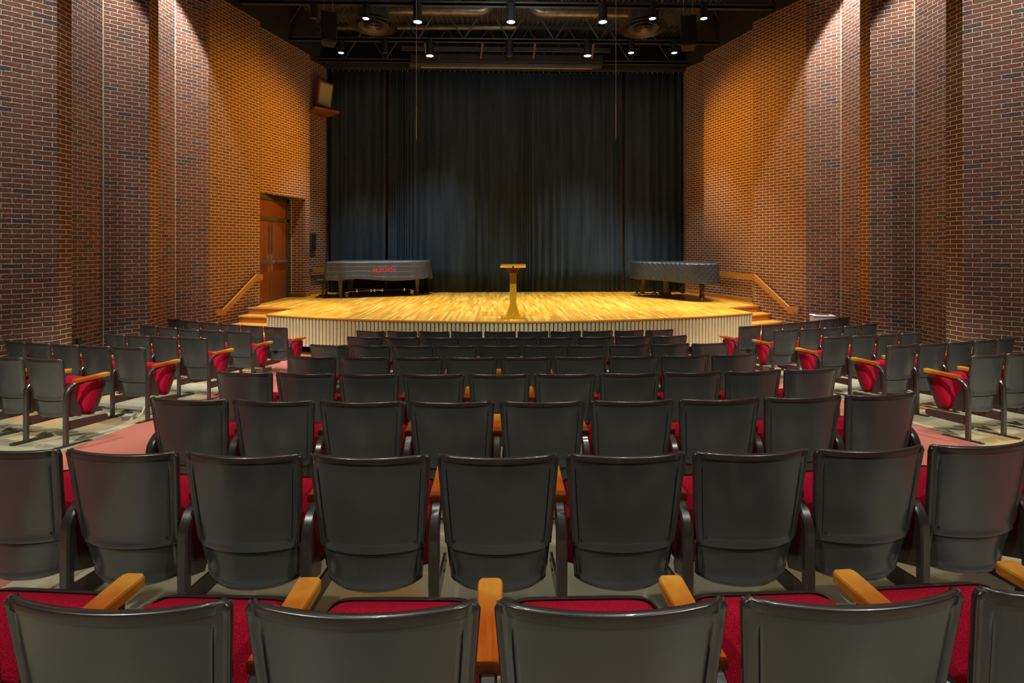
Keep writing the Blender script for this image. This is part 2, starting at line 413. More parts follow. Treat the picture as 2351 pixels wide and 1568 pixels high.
# ------------------------------------------------------------------ walls
BT=7.69; TOP=9.05
def wall_strip(mb, pts, segs, out):
    """pts: plan points; segs: material index per segment; out: outward dx"""
    u=0.
    for i in range(len(pts)-1):
        a,b=pts[i],pts[i+1]; L=sqrt((a[0]-b[0])**2+(a[1]-b[1])**2)
        for (z0,z1,mi) in ((-.05,BT,segs[i]),(BT,TOP,2)):
            mb.mi=mi
            vs=[(a[0],a[1],z0),(b[0],b[1],z0),(b[0],b[1],z1),(a[0],a[1],z1),
                (a[0]+out,a[1],z0),(b[0]+out,b[1],z0),(b[0]+out,b[1],z1),(a[0]+out,a[1],z1)]
            uvs=[[(u,z0),(u+L,z0),(u+L,z1),(u,z1)]]
            f=[[0,1,2,3],[5,4,7,6],[3,2,6,7]]
            uvs+= [[(0,0)]*4,[(0,0)]*4]
            if out>0: f=[x[::-1] for x in f]; uvs=[x[::-1] for x in uvs]
            mb.add(vs,f,uvs)
        u+=L
# left side (near -> far), measured corner by corner
SH=2.02
Lc=[H(-6.80,6.83),H(-6.39,7.22),H(-6.40,7.47),H(-6.97,7.49),H(-6.97,8.76),H(-6.50,9.20),H(-6.50,9.45),
    H(-6.89,9.47),H(-6.885,10.5),H(-6.52,11.05),H(-6.15,12.55),P(597,12.83)]
Lc[0]=(Lc[1][0]-.47,Lc[1][1]-.45)
# two more fins towards the rear, outside the frame
fin=[Lc[1],Lc[2],Lc[3],Lc[0]]
pre=[(-7.0,-3.5),(-7.0,5.0),(Lc[1][0]-.47+.0,Lc[0][1]-.0)]
ptsL=[(-7.05,-4.0),(-7.05,Lc[0][1]-.06)]+Lc
segL=[1,1, 1,0,1,1,1,0,1,1,1,0,0]
doorL0=P(597,12.83)
doorR0=H(-5.85,14.55)
Bend=H(-5.80,14.74); C0=H(-5.95,15.12); C1=H(-5.72,15.75)
def build_left():
    mb=MB(); wall_strip(mb, ptsL, segL, -.25)
    # above the door opening + beyond it
    zo=3.53
    L=sqrt((doorL0[0]-doorR0[0])**2+(doorL0[1]-doorR0[1])**2)
    mb.mi=0
    a,b=doorL0,doorR0
    mb.add([(a[0],a[1],zo),(b[0],b[1],zo),(b[0],b[1],BT),(a[0],a[1],BT)],[[0,1,2,3]],[[(0,zo),(L,zo),(L,BT),(0,BT)]])
    mb.mi=2
    mb.add([(a[0],a[1],BT),(b[0],b[1],BT),(b[0],b[1],TOP),(a[0],a[1],TOP)],[[0,1,2,3]],[[(0,0)]*4])
    wall_strip(mb,[doorR0,Bend,C0,C1,(C1[0]-.02,16.35)],[0,0,0,0],-.4)
    # recess: frontal brick return and rear wall of the recess
    r0=H(-5.85,14.55); r1=H(-6.40,14.57); r2=H(-6.45,12.2)
    w=sqrt((r0[0]-r1[0])**2+(r0[1]-r1[1])**2)
    mb.mi=0
    mb.add([(r1[0],r1[1],0),(r0[0],r0[1],0),(r0[0],r0[1],zo),(r1[0],r1[1],zo)],[[0,1,2,3]],[[(0,0),(w,0),(w,zo),(0,zo)]])
    mb.add([(r2[0],r2[1],0),(r1[0],r1[1],0),(r1[0],r1[1],zo),(r2[0],r2[1],zo)],[[0,1,2,3]],[[(0,0),(2.4,0),(2.4,zo),(0,zo)]])
    mb.mi=3
    mb.add([(doorL0[0],doorL0[1],zo),(r0[0],r0[1],zo),(r1[0],r1[1],zo),(r2[0],r2[1],zo)],[[0,1,2,3]],[[(0,0)]*4])
    o=mb.build('wall_left',[BR_S,BR_R,M_BLACK,M_OLIVE]); tag(o,'red brick side wall on the left with projecting brick fins','wall',kind='structure')
    return o
build_left()
def R_(X,D): return H(X,D)
Rc_near=[]
rc=[P(2210,7.50),P(2172,7.77),H(7.10,7.79),P(2100,9.09),P(1998,9.50),P(1974.5,9.75)]
rc=[P(2210,7.50),P(2172,7.77)]
x2=rc[1][0]
R3=P(2100,9.12); R4=P(1998,9.50); R5=P(1974.5,9.76); R7=P(1931,10.82); R8=P(1851,11.30); R9=P(1728.5,12.61); B0=P(1728,12.98); B1=P(1616.5,14.79); Cc0=P(1616,15.20); Cc1=P(1575.5,15.82)
ptsR=[(7.05,-4.0),(7.05,rc[0][1]-.51),(rc[0][0]+.47,rc[0][1]-.45),rc[0],rc[1],(R3[0]-.0,rc[1][1]+.02),R3,R4,R5,(R7[0],R5[1]+.02),R7,R8,R9,B0,B1,Cc0,Cc1,(Cc1[0]+.02,16.35)]
segR=[1,1,1,0,1,1,1,0,1,1,1,0,0,0,0,0,0]
mb=MB(); wall_strip(mb,ptsR,segR,.25)
tag(mb.build('wall_right',[BR_S,BR_R,M_BLACK]),'red brick side wall on the right with projecting brick fins','wall',kind='structure')
# caulk joints in the re-entrant corners
k=0
for i,(p,sx) in enumerate(((Lc[4],1),(Lc[8],1),(R3,-1),(R7,-1))):
    m=MB(); m.box(p[0]-.005+sx*.004,p[0]+.005+sx*.004,p[1]-.005,p[1]+.005,0,BT)
    tag(m.build('trim_%d'%(i+1),M_CAULK),'pale sealant joint running up a re-entrant brick corner','joint',kind='structure')
# back wall
m=MB()
for (x0,x1) in ((-6.3,6.3),):
    m.mi=0; m.add([(x0,16.35,0),(x1,16.35,0),(x1,16.35,7.5),(x0,16.35,7.5)],[[0,1,2,3]],[[(x0,0),(x1,0),(x1,7.5),(x0,7.5)]])
    m.mi=1; m.add([(x0,16.35,7.5),(x1,16.35,7.5),(x1,16.35,TOP),(x0,16.35,TOP)],[[0,1,2,3]],[[(0,0)]*4])
    m.box(x0,x1,16.36,16.6,0,TOP)
tag(m.build('wall_back',[BR_S,M_BLACK]),'brick wall behind the stage curtains with black top','wall',kind='structure')
m=MB(); m.add([(-7.05,-4,0),(7.05,-4,0),(7.05,-4,TOP),(-7.05,-4,TOP)],[[3,2,1,0]],[[(0,TOP),(14,TOP),(14,0),(0,0)]]); m.box(-7.05,7.05,-4.2,-4.02,0,TOP)
tag(m.build('wall_rear',[BR_S]),'brick wall at the rear of the hall','wall',kind='structure')
# floor
m=MB()
xs=[-7.3,-4.33,-2.78,2.78,4.33,7.3]
YC=20.8
ys=[-4.0,1.55]+[-3.0+i*.5 for i in range(0,24)]+[8.5,9.0,9.45]
ys=sorted(set([round(y,3) for y in ys if y<=9.45]))
for j in range(len(ys)-1):
    for i in range(5):
        m.mi=1 if i in (1,3) else 0
        y0,y1=ys[j],ys[j+1]
        m.add([(xs[i],y0,zf(y0)),(xs[i+1],y0,zf(y0)),(xs[i+1],y1,zf(y1)),(xs[i],y1,zf(y1))],[[0,1,2,3]])
m.mi=1
m.add([(-7.3,9.45,0),(7.3,9.45,0),(7.3,16.6,0),(-7.3,16.6,0)],[[0,1,2,3]])
# thickness
m.mi=0
m.box(-7.3,7.3,-4.0,16.6,-.3,-.02)
m.mi=2
for x in (-4.33,4.33,-2.78,2.78):
    m.add([(x-.012,-4,zf(-4)+.006),(x+.012,-4,zf(-4)+.006),(x+.012,8.5,.006),(x-.012,8.5,.006)],[[0,1,2,3]])
tag(m.build('floor',[M_CONC,M_CARPET,M_DARK]),'sloping concrete floor with rust red carpet aisles','floor',kind='structure')
# ceiling deck : corrugated, ribs run front to back
m=MB()
nx=int(14.2/.15)
prof=[]
for i in range(nx+1):
    x=-7.1+i*.15
    prof+= [(x,8.90),(x+.06,8.90),(x+.085,8.955),(x+.125,8.955)]
for a,b in zip(prof[:-1],prof[1:]):
    m.add([(a[0],-4,a[1]),(b[0],-4,b[1]),(b[0],16.35,b[1]),(a[0],16.35,a[1])],[[0,3,2,1]])
m.box(-7.1,7.1,-4,16.4,9.0,9.1)
tag(m.build('ceiling',M_DECK),'black corrugated metal deck ceiling','ceiling',kind='structure')

# baseboards on the stage
def board(mb,a,b,z0,z1,t,inward):
    a=Vector((a[0],a[1],0)); b=Vector((b[0],b[1],0)); d=(b-a).normalized(); n=Vector((-d.y,d.x,0))
    if n.dot(Vector((inward[0],inward[1],0)))<0: n=-n
    vs=[]
    for z in (z0,z1):
        for p in (a,b,b+n*t,a+n*t): vs.append(p+Vector((0,0,z)))
    mb.add(vs,[[3,2,1,0],[4,5,6,7],[0,1,5,4],[1,2,6,5],[2,3,7,6],[3,0,4,7]])
m=MB()
for a,b in ((B0,B1),(B1,Cc0),(Cc0,Cc1)): board(m,a,b,STG,STG+.1,.02,(-1,-.2))
tag(m.build('baseboard_right',W_BASE),'orange wood baseboard along the right edge of the stage','baseboard',kind='structure')
m=MB()
for a,b in ((doorR0,Bend),(Bend,C0),(C0,C1)): board(m,a,b,STG,STG+.1,.02,(1,-.2))
board(m,H(-6.36,14.55),H(-5.85,14.53),STG,STG+.1,.02,(0,-1))
tag(m.build('baseboard_left',W_BASE),'orange wood baseboard beside the stage door','baseboard',kind='structure')

# ------------------------------------------------------------------ stage
SR=12.1; SC=(0,9.77+SR)
def arc_pt(x): return (x, SC[1]-sqrt(SR*SR-x*x))
CX=5.15
st=empty('stage',(0,0,0)); tag(st,'low curved stage with honey strip flooring and cream slatted front','stage')
Na=60
arc=[arc_pt(-CX+2*CX*i/Na) for i in range(Na+1)]
NLx,NLy=H(-4.93,11.78); wl=P(592,12.2); wr=P(1737,12.2); NRx,NRy=P(1668,11.95)
outline=arc+[(NRx,NRy),(6.02,12.28),(6.15,12.95),(5.7,14.7),(5.75,15.2),(5.5,15.85),(5.5,16.3),(-5.6,16.3),(-5.62,15.9),(-5.85,15.2),(-5.75,14.85),(-5.75,14.5),(-6.33,14.5),(-6.33,12.9),(-6.12,12.75),(-6.02,12.28),(NLx,NLy)]
m=MB(); m.prism([(p[0],p[1]) for p in outline],STG-.03,STG)
m.build('stage_floor',M_STAGE,st)
# nosing along the curved front and the two short returns
def ribbon(mb,pts,w,z0,z1,off=0.):
    """rectangular moulding following a plan polyline, off = outward shift (to the right of travel)"""
    n=len(pts); vs=[]
    for i,p in enumerate(pts):
        a=pts[max(i-1,0)]; b=pts[min(i+1,n-1)]
        d=Vector((b[0]-a[0],b[1]-a[1],0)).normalized(); nn=Vector((d.y,-d.x,0))
        q=Vector((p[0],p[1],0))
        for o,z in ((off,z0),(off+w,z0),(off+w+.004,z0+(z1-z0)*.5),(off+w,z1),(off,z1)): vs.append(q+nn*o+Vector((0,0,z)))
    fs=[]
    for i in range(n-1):
        for k in range(5): fs.append([i*5+k,i*5+(k+1)%5,(i+1)*5+(k+1)%5,(i+1)*5+k][::-1])
    fs.append([0,1,2,3,4][::1]); fs.append([(n-1)*5+k for k in range(5)][::-1])
    mb.add(vs,fs)
m=MB(); ribbon(m,arc,.05,STG-.035,STG+.002,-.02); ribbon(m,[(NLx,NLy),arc[0]],.03,STG-.035,STG+.002,-.01); ribbon(m,[arc[-1],(NRx,NRy)],.03,STG-.035,STG+.002,-.01)
m.build('nosing',M_NOSE,st)
m=MB()
zb=.17
na=131; tot=2*asin(CX/SR)
for i in range(na):
    th=-tot/2+tot*(i+.5)/na
    M=Matrix.Translation((SC[0]+SR*sin(th),SC[1]-SR*cos(th),0))@Matrix.Rotation(th,4,'Z')
    w=.0325
    m.prism([(-w,0),(-w,-.014),(-w+.012,-.026),(w-.012,-.026),(w,-.014),(w,0)],zb,STG-.04,M=M)
for (a,b,nn) in ((arc[0],(NLx,NLy),12),(arc[-1],(NRx,NRy),12)):
    for i in range(nn):
        t=(i+.5)/nn; p=(a[0]+(b[0]-a[0])*t,a[1]+(b[1]-a[1])*t)
        M=Matrix.Translation((p[0],p[1],0))@Matrix.Rotation(atan2(b[1]-a[1],b[0]-a[0]),4,'Z')
        m.box(-.027,.027,-.02,.02,zb,STG-.04,M=M)
m.build('slatted_skirt',M_SLAT,st)
m=MB(); ribbon(m,[(p[0],p[1]+.02) for p in arc],.015,zb+.01,STG-.04,-.02)
ribbon(m,[(p[0]*.985,p[1]+.25) for p in arc],.02,.0,STG-.04,-.02)
m.prism([(p[0]*.98,p[1]+.28) for p in outline],0.0,STG-.031)
m.build('stage_base',M_DARK,st)
# stairs both sides
def stairs(nm,A,B,label,sgn):
    s=empty(nm,(0,0,0)); tag(s,label,'stairs')
    A=Vector((A[0],A[1],0)); B=Vector((B[0],B[1],0)) # A at stage side, B at wall side, riser line at stage level
    d=(B-A).normalized(); n=Vector((d.y,-d.x,0))
    if n.y>0: n=-n
    for k in range(1,5):
        z=STG-.154*k; o=.30*(k-1)
        m=MB()
        a=A+n*(o+.02)-d*.06; b=B+n*(o+.02)
        def quad(p,q,r,t,z0,z1):
            m.add([(*v.xy,z0) for v in (p,q,r,t)]+[(*v.xy,z1) for v in (p,q,r,t)],[[0,1,2,3],[7,6,5,4],[0,4,5,1],[1,5,6,2],[2,6,7,3],[3,7,4,0]])
        quad(a-n*.04,a+n*.325,b+n*.325,b-n*.04,z-.03,z)
        m.build('tread',M_NOSE,s)
        m=MB(); a2=a+n*.0; b2=b+n*.0
        quad(a2-n*.03,a2+n*.29,b2+n*.29,b2-n*.03,0.0,z-.03)
        m.build('riser',W_BASE,s)
    m=MB(); a=A-d*.06; quad(a-n*.03,a+n*.012,B+n*.012,B-n*.03,STG-.16,STG-.0301); m.build('riser',W_BASE,s)
    m=MB(); quad(a-n*.03,a+n*.035,B+n*.035,B-n*.03,STG-.03,STG+.003); m.build('nosing',M_NOSE,s)
    return s
stairs('stage_stairs',(NLx,NLy),(-6.13,12.16),'honey wood steps up to the stage by the double door',-1)
stairs('stage_stairs',(NRx,NRy),(6.02,12.30),'honey wood steps up to the stage below the right handrail',1)

# handrails
def rail(name,pts,label,n_in,brk):
    e=empty(name,(0,0,0)); tag(e,label,'handrail')
    m=MB(); off=Vector((n_in[0],n_in[1],0)).normalized()
    vs=[];h=.065;t=.04
    P3=[Vector(p) for p in pts]
    for i,p in enumerate(P3):
        c=p+off*.06
        for (o,z) in ((0,-h),(t,-h),(t,h),(0,h)): vs.append(c+off*o+Vector((0,0,z)))
    fs=[]
    for i in range(len(P3)-1):
        for k in range(4): fs.append([i*4+k,i*4+(k+1)%4,(i+1)*4+(k+1)%4,(i+1)*4+k])
    fs.append([0,1,2,3]); fs.append([len(vs)-4+k for k in range(4)][::-1])
    m.add(vs,fs); m.build('rail_board',W_RAIL,e)
    for b in brk:
        m=MB(); b=Vector(b); m.tube([b,b+off*.07],.015); m.tube([b,b+off*.005],.035,12); m.build('bracket',M_PANEL,e)
    return e
A0L,A1L=Lc[9],Lc[10]
def lerp(a,b,t): return (a[0]+(b[0]-a[0])*t,a[1]+(b[1]-a[1])*t)
def onA(px,a,b):   # point on wall segment a-b seen at photo column px (measured plan positions)
    lo,hi=0.,1.
    def col(t):
        q=lerp(a,b,t); hx=q[0]-CAMX; X=hx*cos(YAW)-q[1]*sin(YAW); D=hx*sin(YAW)+q[1]*cos(YAW); return 1175.5+F*X/D,D
    s=1 if col(1)[0]>col(0)[0] else -1
    for _ in range(40):
        mid=(lo+hi)/2
        if (col(mid)[0]-px)*s<0: lo=mid
        else: hi=mid
    return lerp(a,b,lo),col(lo)[1]
def zpt(py,D): return EYE-(py-565)*D/F
L1=[]
for (px,py) in ((490,718),(505,717),(583,635),(596,636)):
    q,D=onA(px,A0L,A1L); L1.append((q[0],q[1],zpt(py,D)))
rail('handrail',L1,'angled oak handrail on the left brick wall by the steps',(1,-.3),[L1[1],L1[2]])
R1=[]
for (px,py,a,b) in ((1650,626.5,B0,B1),(1722,634,B0,B1),(1738,635,R9,R8),(1818,710,R9,R8),(1838,711,R9,R8)):
    q,D=onA(px,a,b); R1.append((q[0],q[1],zpt(py,D)))
rail('handrail',R1,'long oak handrail sloping down the right brick wall',(-1,-.3),[R1[0],R1[1],R1[4]])
L2=[]
for (px,py) in ((712,621),(746,620)):
    q,D=onA(px,C0,C1); L2.append((q[0],q[1],zpt(py,D)))
rail('handrail',L2,'short level oak rail on the wall behind the piano bench',(1,-.3),[L2[0],L2[1]])

# ------------------------------------------------------------------ door
d=empty('door_1',(*H(-6.33,13.35),STG)); d.rotation_euler=(0,0,-YAW*0-.0)
tag(d,'pair of brown wood doors in an olive frame at the left of the stage','door',kind='structure')
# local: y along the wall, x towards hall
def dp(D0): return D0-13.35
m=MB()
m.bbox(-.02,.06,dp(14.37),dp(14.52),0,2.74,.004)      # far jamb
m.bbox(-.02,.06,dp(12.2),dp(12.35),0,2.74,.004)
m.bbox(-.02,.06,dp(12.2),dp(14.52),2.62,2.75,.004)
m.bbox(-.02,.06,dp(12.2),dp(14.52),2.08,2.18,.004)
m.build('door_frame',M_OLIVE,d)
m=MB(); m.box(0,.03,dp(12.35),dp(14.37),2.18,2.62); m.build('transom_panel',W_DOOR,d)
for (a,b) in ((12.36,13.35),(13.36,14.36)):
    m=MB(); m.bbox(0,.045,dp(a)+.003,dp(b)-.003,.008,2.075,.003); lf=m.build('door_leaf',W_DOOR,d)
    sy=1 if a<13 else -1
    e=dp(b)-.03 if a<13 else dp(a)+.03
    m=MB(); y0,y1=(e-.10,e) if a<13 else (e,e+.10)
    m.bbox(.045,.05,y0-.02*(sy>0),y1+.02*(sy<0),.76,1.22,.002); m.build('kick_plate' if 0 else 'lock_plate',M_BRASS,lf)
    m=MB(); ee=(e-.05*sy)
    m.box(.05,.075,ee-.025,ee+.025,.93,1.10); m.tube([(.065,ee,1.1),(.065,ee,2.0)],.011); m.tube([(.065,ee,.8),(.065,ee,.93)],.011)
    m.box(.045,.08,ee-.02,ee+.02,1.88,2.02); m.build('latch_rod',M_CHROME,lf)
    m=MB(); m.bbox(.07,.11,dp(a)+.06 if a<13 else ee,ee if a<13 else dp(b)-.06,.99,1.05,.006); m.build('push_bar',M_CHROME,lf)

# grey box on the wall, left
q,D=onA(716,C0,C1)
m=MB(); M=Matrix.Translation((q[0],q[1],zpt(554,D)))@Matrix.Rotation(atan2(C1[1]-C0[1],C1[0]-C0[0]),4,'Z')
m.bbox(-.12,.12,-.07,.0,-.25,.25,.01,M=M); m.build('x',M_PANEL)
o=bpy.data.objects['x']; o.name='wall_cabinet'; tag(o,'dark grey flush cabinet on the brick wall beside the stage door','cabinet')
m=MB(); m.bbox(-.09,.09,-.078,-.07,-.2,.2,.003,M=M); m.build('cabinet_door',M_DARK,o)

# ------------------------------------------------------------------ curtains
def curtain(x0,x1,label,seed,y=15.93,z1=7.60):
    rnd=random.Random(seed)
    n=int((x1-x0)/.012); ph=[]; x=x0
    # fold pattern: varying wavelengths
    ys=[];xx=[];a=0
    wl_=.14
    phase=rnd.random()*6
    for i in range(n+1):
        x=x0+(x1-x0)*i/n
        wl_=.20+.10*sin(x*1.9+seed)+.05*sin(x*5.3+seed*2)
        phase+=2*pi*(x1-x0)/n/wl_
        amp=.040+.026*sin(x*2.3+seed*1.3)
        ys.append(amp*sin(phase)+.02*sin(phase*.37+seed)); xx.append(x)
    nv=10
    def fn(i,j):
        t=j/(nv-1); z=STG+.012+(z1-STG-.012)*t
        k=.65+.35*(1-t)
        return (xx[i]+.012*sin(ys[i]*60+seed)*(1-t),y+ys[i]*k+.008*sin(xx[i]*9+t*5),z)
    m=MB(); m.smooth=True; m.grid(fn,n+1,nv)
    o=m.build('stage_curtain',M_CURT,sharp=80)
    sm=o.modifiers.new('thick','SOLIDIFY'); sm.thickness=.004
    # hooks
    tag(o,label,'curtain','black stage curtains')
    h=MB(); k=0
    xk=x0+.08
    while xk<x1:
        h.box(xk-.006,xk+.006,y-.03,y-.018,z1-.03,z1+.025); xk+=.14+.05*rnd.random()
    h.build('curtain_hook',M_GREY,o)
    return o
curtain(-5.47,-3.77,'narrow black curtain panel at the left end behind the long piano',3)
curtain(-3.69,-1.02,'black curtain panel left of centre behind the lectern',11,15.93)
curtain(-1.06,3.56,'widest black curtain panel spanning the middle of the stage back',23,15.98)
curtain(3.64,5.42,'narrow black curtain panel at the right end behind the quilted piano',31)
# track beam + screen housing
e=empty('curtain_track',(0,0,0)); tag(e,'black beam above the stage curtains carrying their track','beam')
m=MB(); m.bbox(-5.6,5.55,15.75,15.9,7.64,7.9,.01); m.build('beam',M_BLACK,e)
m=MB(); m.box(-5.5,5.45,15.905,15.96,7.632,7.665); m.build('track',M_STEEL,e)
e=empty('projection_screen',(0,0,0)); tag(e,'long black housing of a rolled projection screen under the joists','projection screen')
x0=P(944,15.25)[0]; x1=P(1384,15.25)[0]
m=MB(); m.bbox(x0,x1,15.1,15.4,7.6,7.84,.02); m.build('housing',M_BLACK,e)
m=MB(); m.bbox(x0-.02,x1-.02,15.14,15.36,7.5,7.59,.01); m.build('lower_rail',M_STEEL,e)
m=MB(); m.bbox(x0+.3,x1-.3,15.2,15.3,7.47,7.495,.004); m.build('screen_batten',plain('pale_strip',(.22,.21,.2),.5),e)
m=MB()
for z in (7.92,7.97,8.02): m.bbox(x0-.25,x1+.2,15.1,15.14,z,z+.03,.004)
m.build('hanging_rail',M_STEEL,e)

# ------------------------------------------------------------------ ceiling steel
def joist(y,label):
    e=empty('roof_joist',(0,0,0)); tag(e,label,'joist','steel bar joists under the roof deck')
    X=6.2
    m=MB(); m.box(-X,X,y-.055,y-.012,7.76,7.82); m.box(-X,X,y+.012,y+.055,7.76,7.82); m.box(-X,X,y-.055,y-.049,7.76,7.86); m.box(-X,X,y+.049,y+.055,7.76,7.86)
    m.build('bottom_chord',M_STEEL,e)
    m=MB(); m.box(-X,X,y-.05,y+.05,8.80,8.9); m.build('top_chord',M_STEEL,e)
    n=10; w=2*X/n
    for i in range(n):
        xa=-X+w*i
        m=MB(); m.tube([(xa,y,7.84),(xa+w/2,y,8.82)],.022,6); m.build('web_bar',M_STEEL,e)
        m=MB(); m.tube([(xa+w/2,y,8.82),(xa+w,y,7.84)],.022,6); m.build('web_bar',M_STEEL,e)
joist(11.95,'steel bar joist nearest the seats, carrying the brighter front lamps')
joist(14.05,'steel bar joist over mid stage, carrying the second line of lamps')
joist(15.65,'steel bar joist directly above the curtain beam')
# conduits along the ceiling
for (yy,xa,xb,lab) in ((12.03,-5.8,5.8,'thin dark conduit beside the front joist'),(14.13,-5.6,5.6,'thin dark conduit beside the mid stage joist')):
    m=MB(); m.tube([(xa,yy,7.80),(xb,yy,7.80)],.018,8); tag(m.build('conduit',M_STEEL),lab,'conduit')
# brace struts
for i,(px,lab) in enumerate(((975,'left end'),(1108,'left of centre'),(1229,'just right of centre'),(1363,'right'))):
    a=P(px,14.1); b=P(px-4 if px!=975 else px+5,15.04)
    m=MB(); m.tube([(a[0],a[1],7.78),(b[0],b[1],7.70)],.03,6); tag(m.build('brace_strut',M_STRUT),'brown strut running back to the screen housing, '+lab,'strut','brown struts above the stage')
# ducts
def duct(name,pts,r,label):
    m=MB(); m.tube(pts,r,20); 
    o=m.build(name,M_DUCT); tag(o,label,'duct'); return o
def elbow(p0,x,z,y,r,dirx):
    pts=[p0]
    for i in range(9):
        a=pi/2*i/8; pts.append((x+dirx*.32*sin(a),y,z+.32*(1-cos(a))))
    pts.append((x+dirx*.32,y,8.885)); return pts
ya=13.3
xa=P(885,13.3)[0]; xb=P(1100,13.3)[0]; xc=P(1248,13.3)[0]; xd=P(1450,13.3)[0]
duct('air_duct',elbow((xa,ya,8.30),xb,8.30,ya,.165,1),.165,'fat dark duct above the left lamps, elbowing up near the centre')
duct('air_duct',elbow((xd,ya,8.28),xc,8.28,ya,.165,-1),.165,'fat dark duct above the right lamps, elbowing up near the centre')
duct('air_duct',[P(772,14.6)+(8.42,),P(1187,14.6)+(8.42,)],.085,'slim metal duct running behind the left round diffuser')
# diffusers
M_DIFF=plain('diffuser_bronze',(.055,.042,.028),.35,.5,noise=.2,nscale=9)
def diffuser(px,py,label,D=12.55):
    x,y=P(px,D); z=EYE+(565-py)*D/F
    e=empty('air_diffuser',(x,y,z)); tag(e,label,'air diffuser','round ceiling diffusers')
    m=MB(); m.smooth=True
    m.lathe([(.57,.02),(.575,0),(.565,-.012),(.50,.02),(.42,.07),(.38,.14)],40,cap0=False,cap1=False); m.build('outer_cone',M_DIFF,e)
    m=MB(); m.smooth=True; m.lathe([(.37,.0),(.365,-.01),(.30,.03),(.24,.07)],36,cap0=False,cap1=False); m.build('middle_cone',M_STEEL,e)
    m=MB(); m.smooth=True; m.lathe([(.22,-.005),(.215,-.015),(.13,.05),(.05,.035),(.0005,.0)],32,cap0=False,cap1=False); m.build('inner_cone',M_DIFF,e)
    m=MB(); m.smooth=True; m.lathe([(.36,.08),(.36,.55)],32,cap0=True); m.tube([(0,0,.0),(0,0,.1)],.02)
    m.build('duct_neck',M_STEEL,e)
diffuser(858,60,'round cone diffuser hanging left of centre by the left speaker')
diffuser(1477,66,'round cone diffuser hanging right of centre by the right speaker')
# lamps
LAMPS=[]
def lamp(px,D,big,lit,label):
    x,y=P(px,D); r=.10 if big else .078; h=.42 if big else .34
    e=empty('cylinder_downlight',(x,y,7.76)); tag(e,label,'downlight','cylinder downlights over the stage')
    m=MB(); m.smooth=True; m.lathe([(r*.5,0),(r,-.004),(r,-h),(r*.94,-h),(r*.9,-h+.03)],24,cap0=True,cap1=False); m.build('housing',M_LAMP,e)
    m=MB(); m.smooth=False; m.lathe([(r*.93,-h+.012),(r*.93,-h+.02)],24); m.build('lens',M_LENS if lit else M_BEZ,e)
    m=MB(); m.tube([(0,0,0),(0,0,.06)],.02); m.build('stem',M_LAMP,e)
    if lit: LAMPS.append((x,y,7.76-h,big))
for px,big,lit,lab in ((721,0,0,'unlit small downlight at the far left of the front line'),(840,0,1,'small lit downlight in front of the left diffuser'),(959,1,1,'large lit downlight above the left hanging microphone'),
    (1173,1,1,'large lit downlight in the middle of the front line'),(1384,1,1,'large lit downlight above the right hanging microphone'),(1498,0,1,'small lit downlight in front of the right diffuser'),(1616,0,1,'small lit downlight beside the right hanging speaker')):
    lamp(px,11.8,big,lit,lab)
for px,big,lit,lab in ((783,0,1,'small lit downlight low under the left hanging speaker'),(884,0,0,'unlit small downlight below the left diffuser'),(987,1,1,'large lit downlight just left of the screen housing end'),
    (1170,1,0,'unlit large downlight in the middle of the rear line'),(1349,1,1,'large lit downlight near the right end of the screen housing'),(1449,0,1,'small lit downlight below the right diffuser'),(1548,0,1,'small lit downlight at the far right of the rear line')):
    lamp(px,13.9,big,lit,lab)
# hanging speakers
def hang_speaker(px,py,rz,label):
    x,y=P(px,11.4); z=EYE+(565-py)*11.4/F
    e=empty('hanging_speaker',(x,y,z),rz); tag(e,label,'speaker','black speakers hung from the joists')
    M=Matrix.Rotation(radians(-8),4,'X')
    m=MB(); m.prism([(-.17,-.02),(.17,-.02),(.12,.26),(-.12,.26)],-.35,.35,M=M); m.build('cabinet',M_SPKB,e)
    m=MB(); m.bbox(-.165,.165,-.035,-.02,-.335,.335,.005,M=M); m.build('grille',M_SPKB,e)
    m=MB(); 
    for sx in (-.1,.1): m.tube([(sx,.1,.33),(sx*.9,.15,.80)],.005,5)
    m.build('suspension_cable',M_GREY,e)
hang_speaker(755,61,radians(22),'black loudspeaker hanging at the upper left of the stage')
hang_speaker(1581,70,radians(-14),'black loudspeaker hanging at the upper right of the stage')
# microphones
for px,py,lab in ((956,321,'thin pale hanging microphone cable left of the lectern'),(1414,318,'thin pale hanging microphone cable right of the lectern')):
    x,y=P(px,10.6); z=EYE+(565-py)*10.6/F
    e=empty('hanging_microphone',(x,y,z)); tag(e,lab,'microphone','microphones hung above the stage front')
    m=MB(); m.tube([(0,0,.7),(0,0,8.9-z)],.005,5); m.build('cable',M_PALE,e)
    m=MB(); m.tube([(0,0,.03),(0,0,.7)],.009,6); m.build('rod',M_PALE,e)
    m=MB(); m.tube([(0,0,.035),(.006,0,.0),(-.012,0,-.03)],.011,8); m.build('capsule',plain('mic_capsule',(.2,.19,.16),.4,.5),e)
# wooden loudspeaker on the wall
sp=P(747,15.35); zS=EYE+(565-217)*15.35/F
e=empty('wall_speaker',(sp[0],sp[1],zS),radians(60)); tag(e,'wooden loudspeaker with cream grille fixed high on the left wall','speaker')
M=Matrix.Rotation(radians(10),4,'X')
m=MB(); m.bbox(-.27,.27,-.0,.36,-.37,.37,.01,M=M); m.build('cabinet',W_SPK,e)
m=MB(); m.bbox(-.22,.22,-.012,.0,-.31,.31,.004,M=M); m.build('grille',M_GRILLE,e)
m=MB(); m.tube([(-.1,.2,.33),(-.1,.35,.62)],.02); m.tube([(-.1,.35,.62),(.3,-.05,.36)],.012); m.build('mounting_arm',M_LAMP,e)
m=MB(); m.box(-.22,-.17,.15,.2,-.56,-.33); m.box(.14,.19,.15,.2,-.56,-.33); m.build('support_post',W_SPK,e)
sh=P(744,15.2); zz=EYE+(565-258)*15.2/F
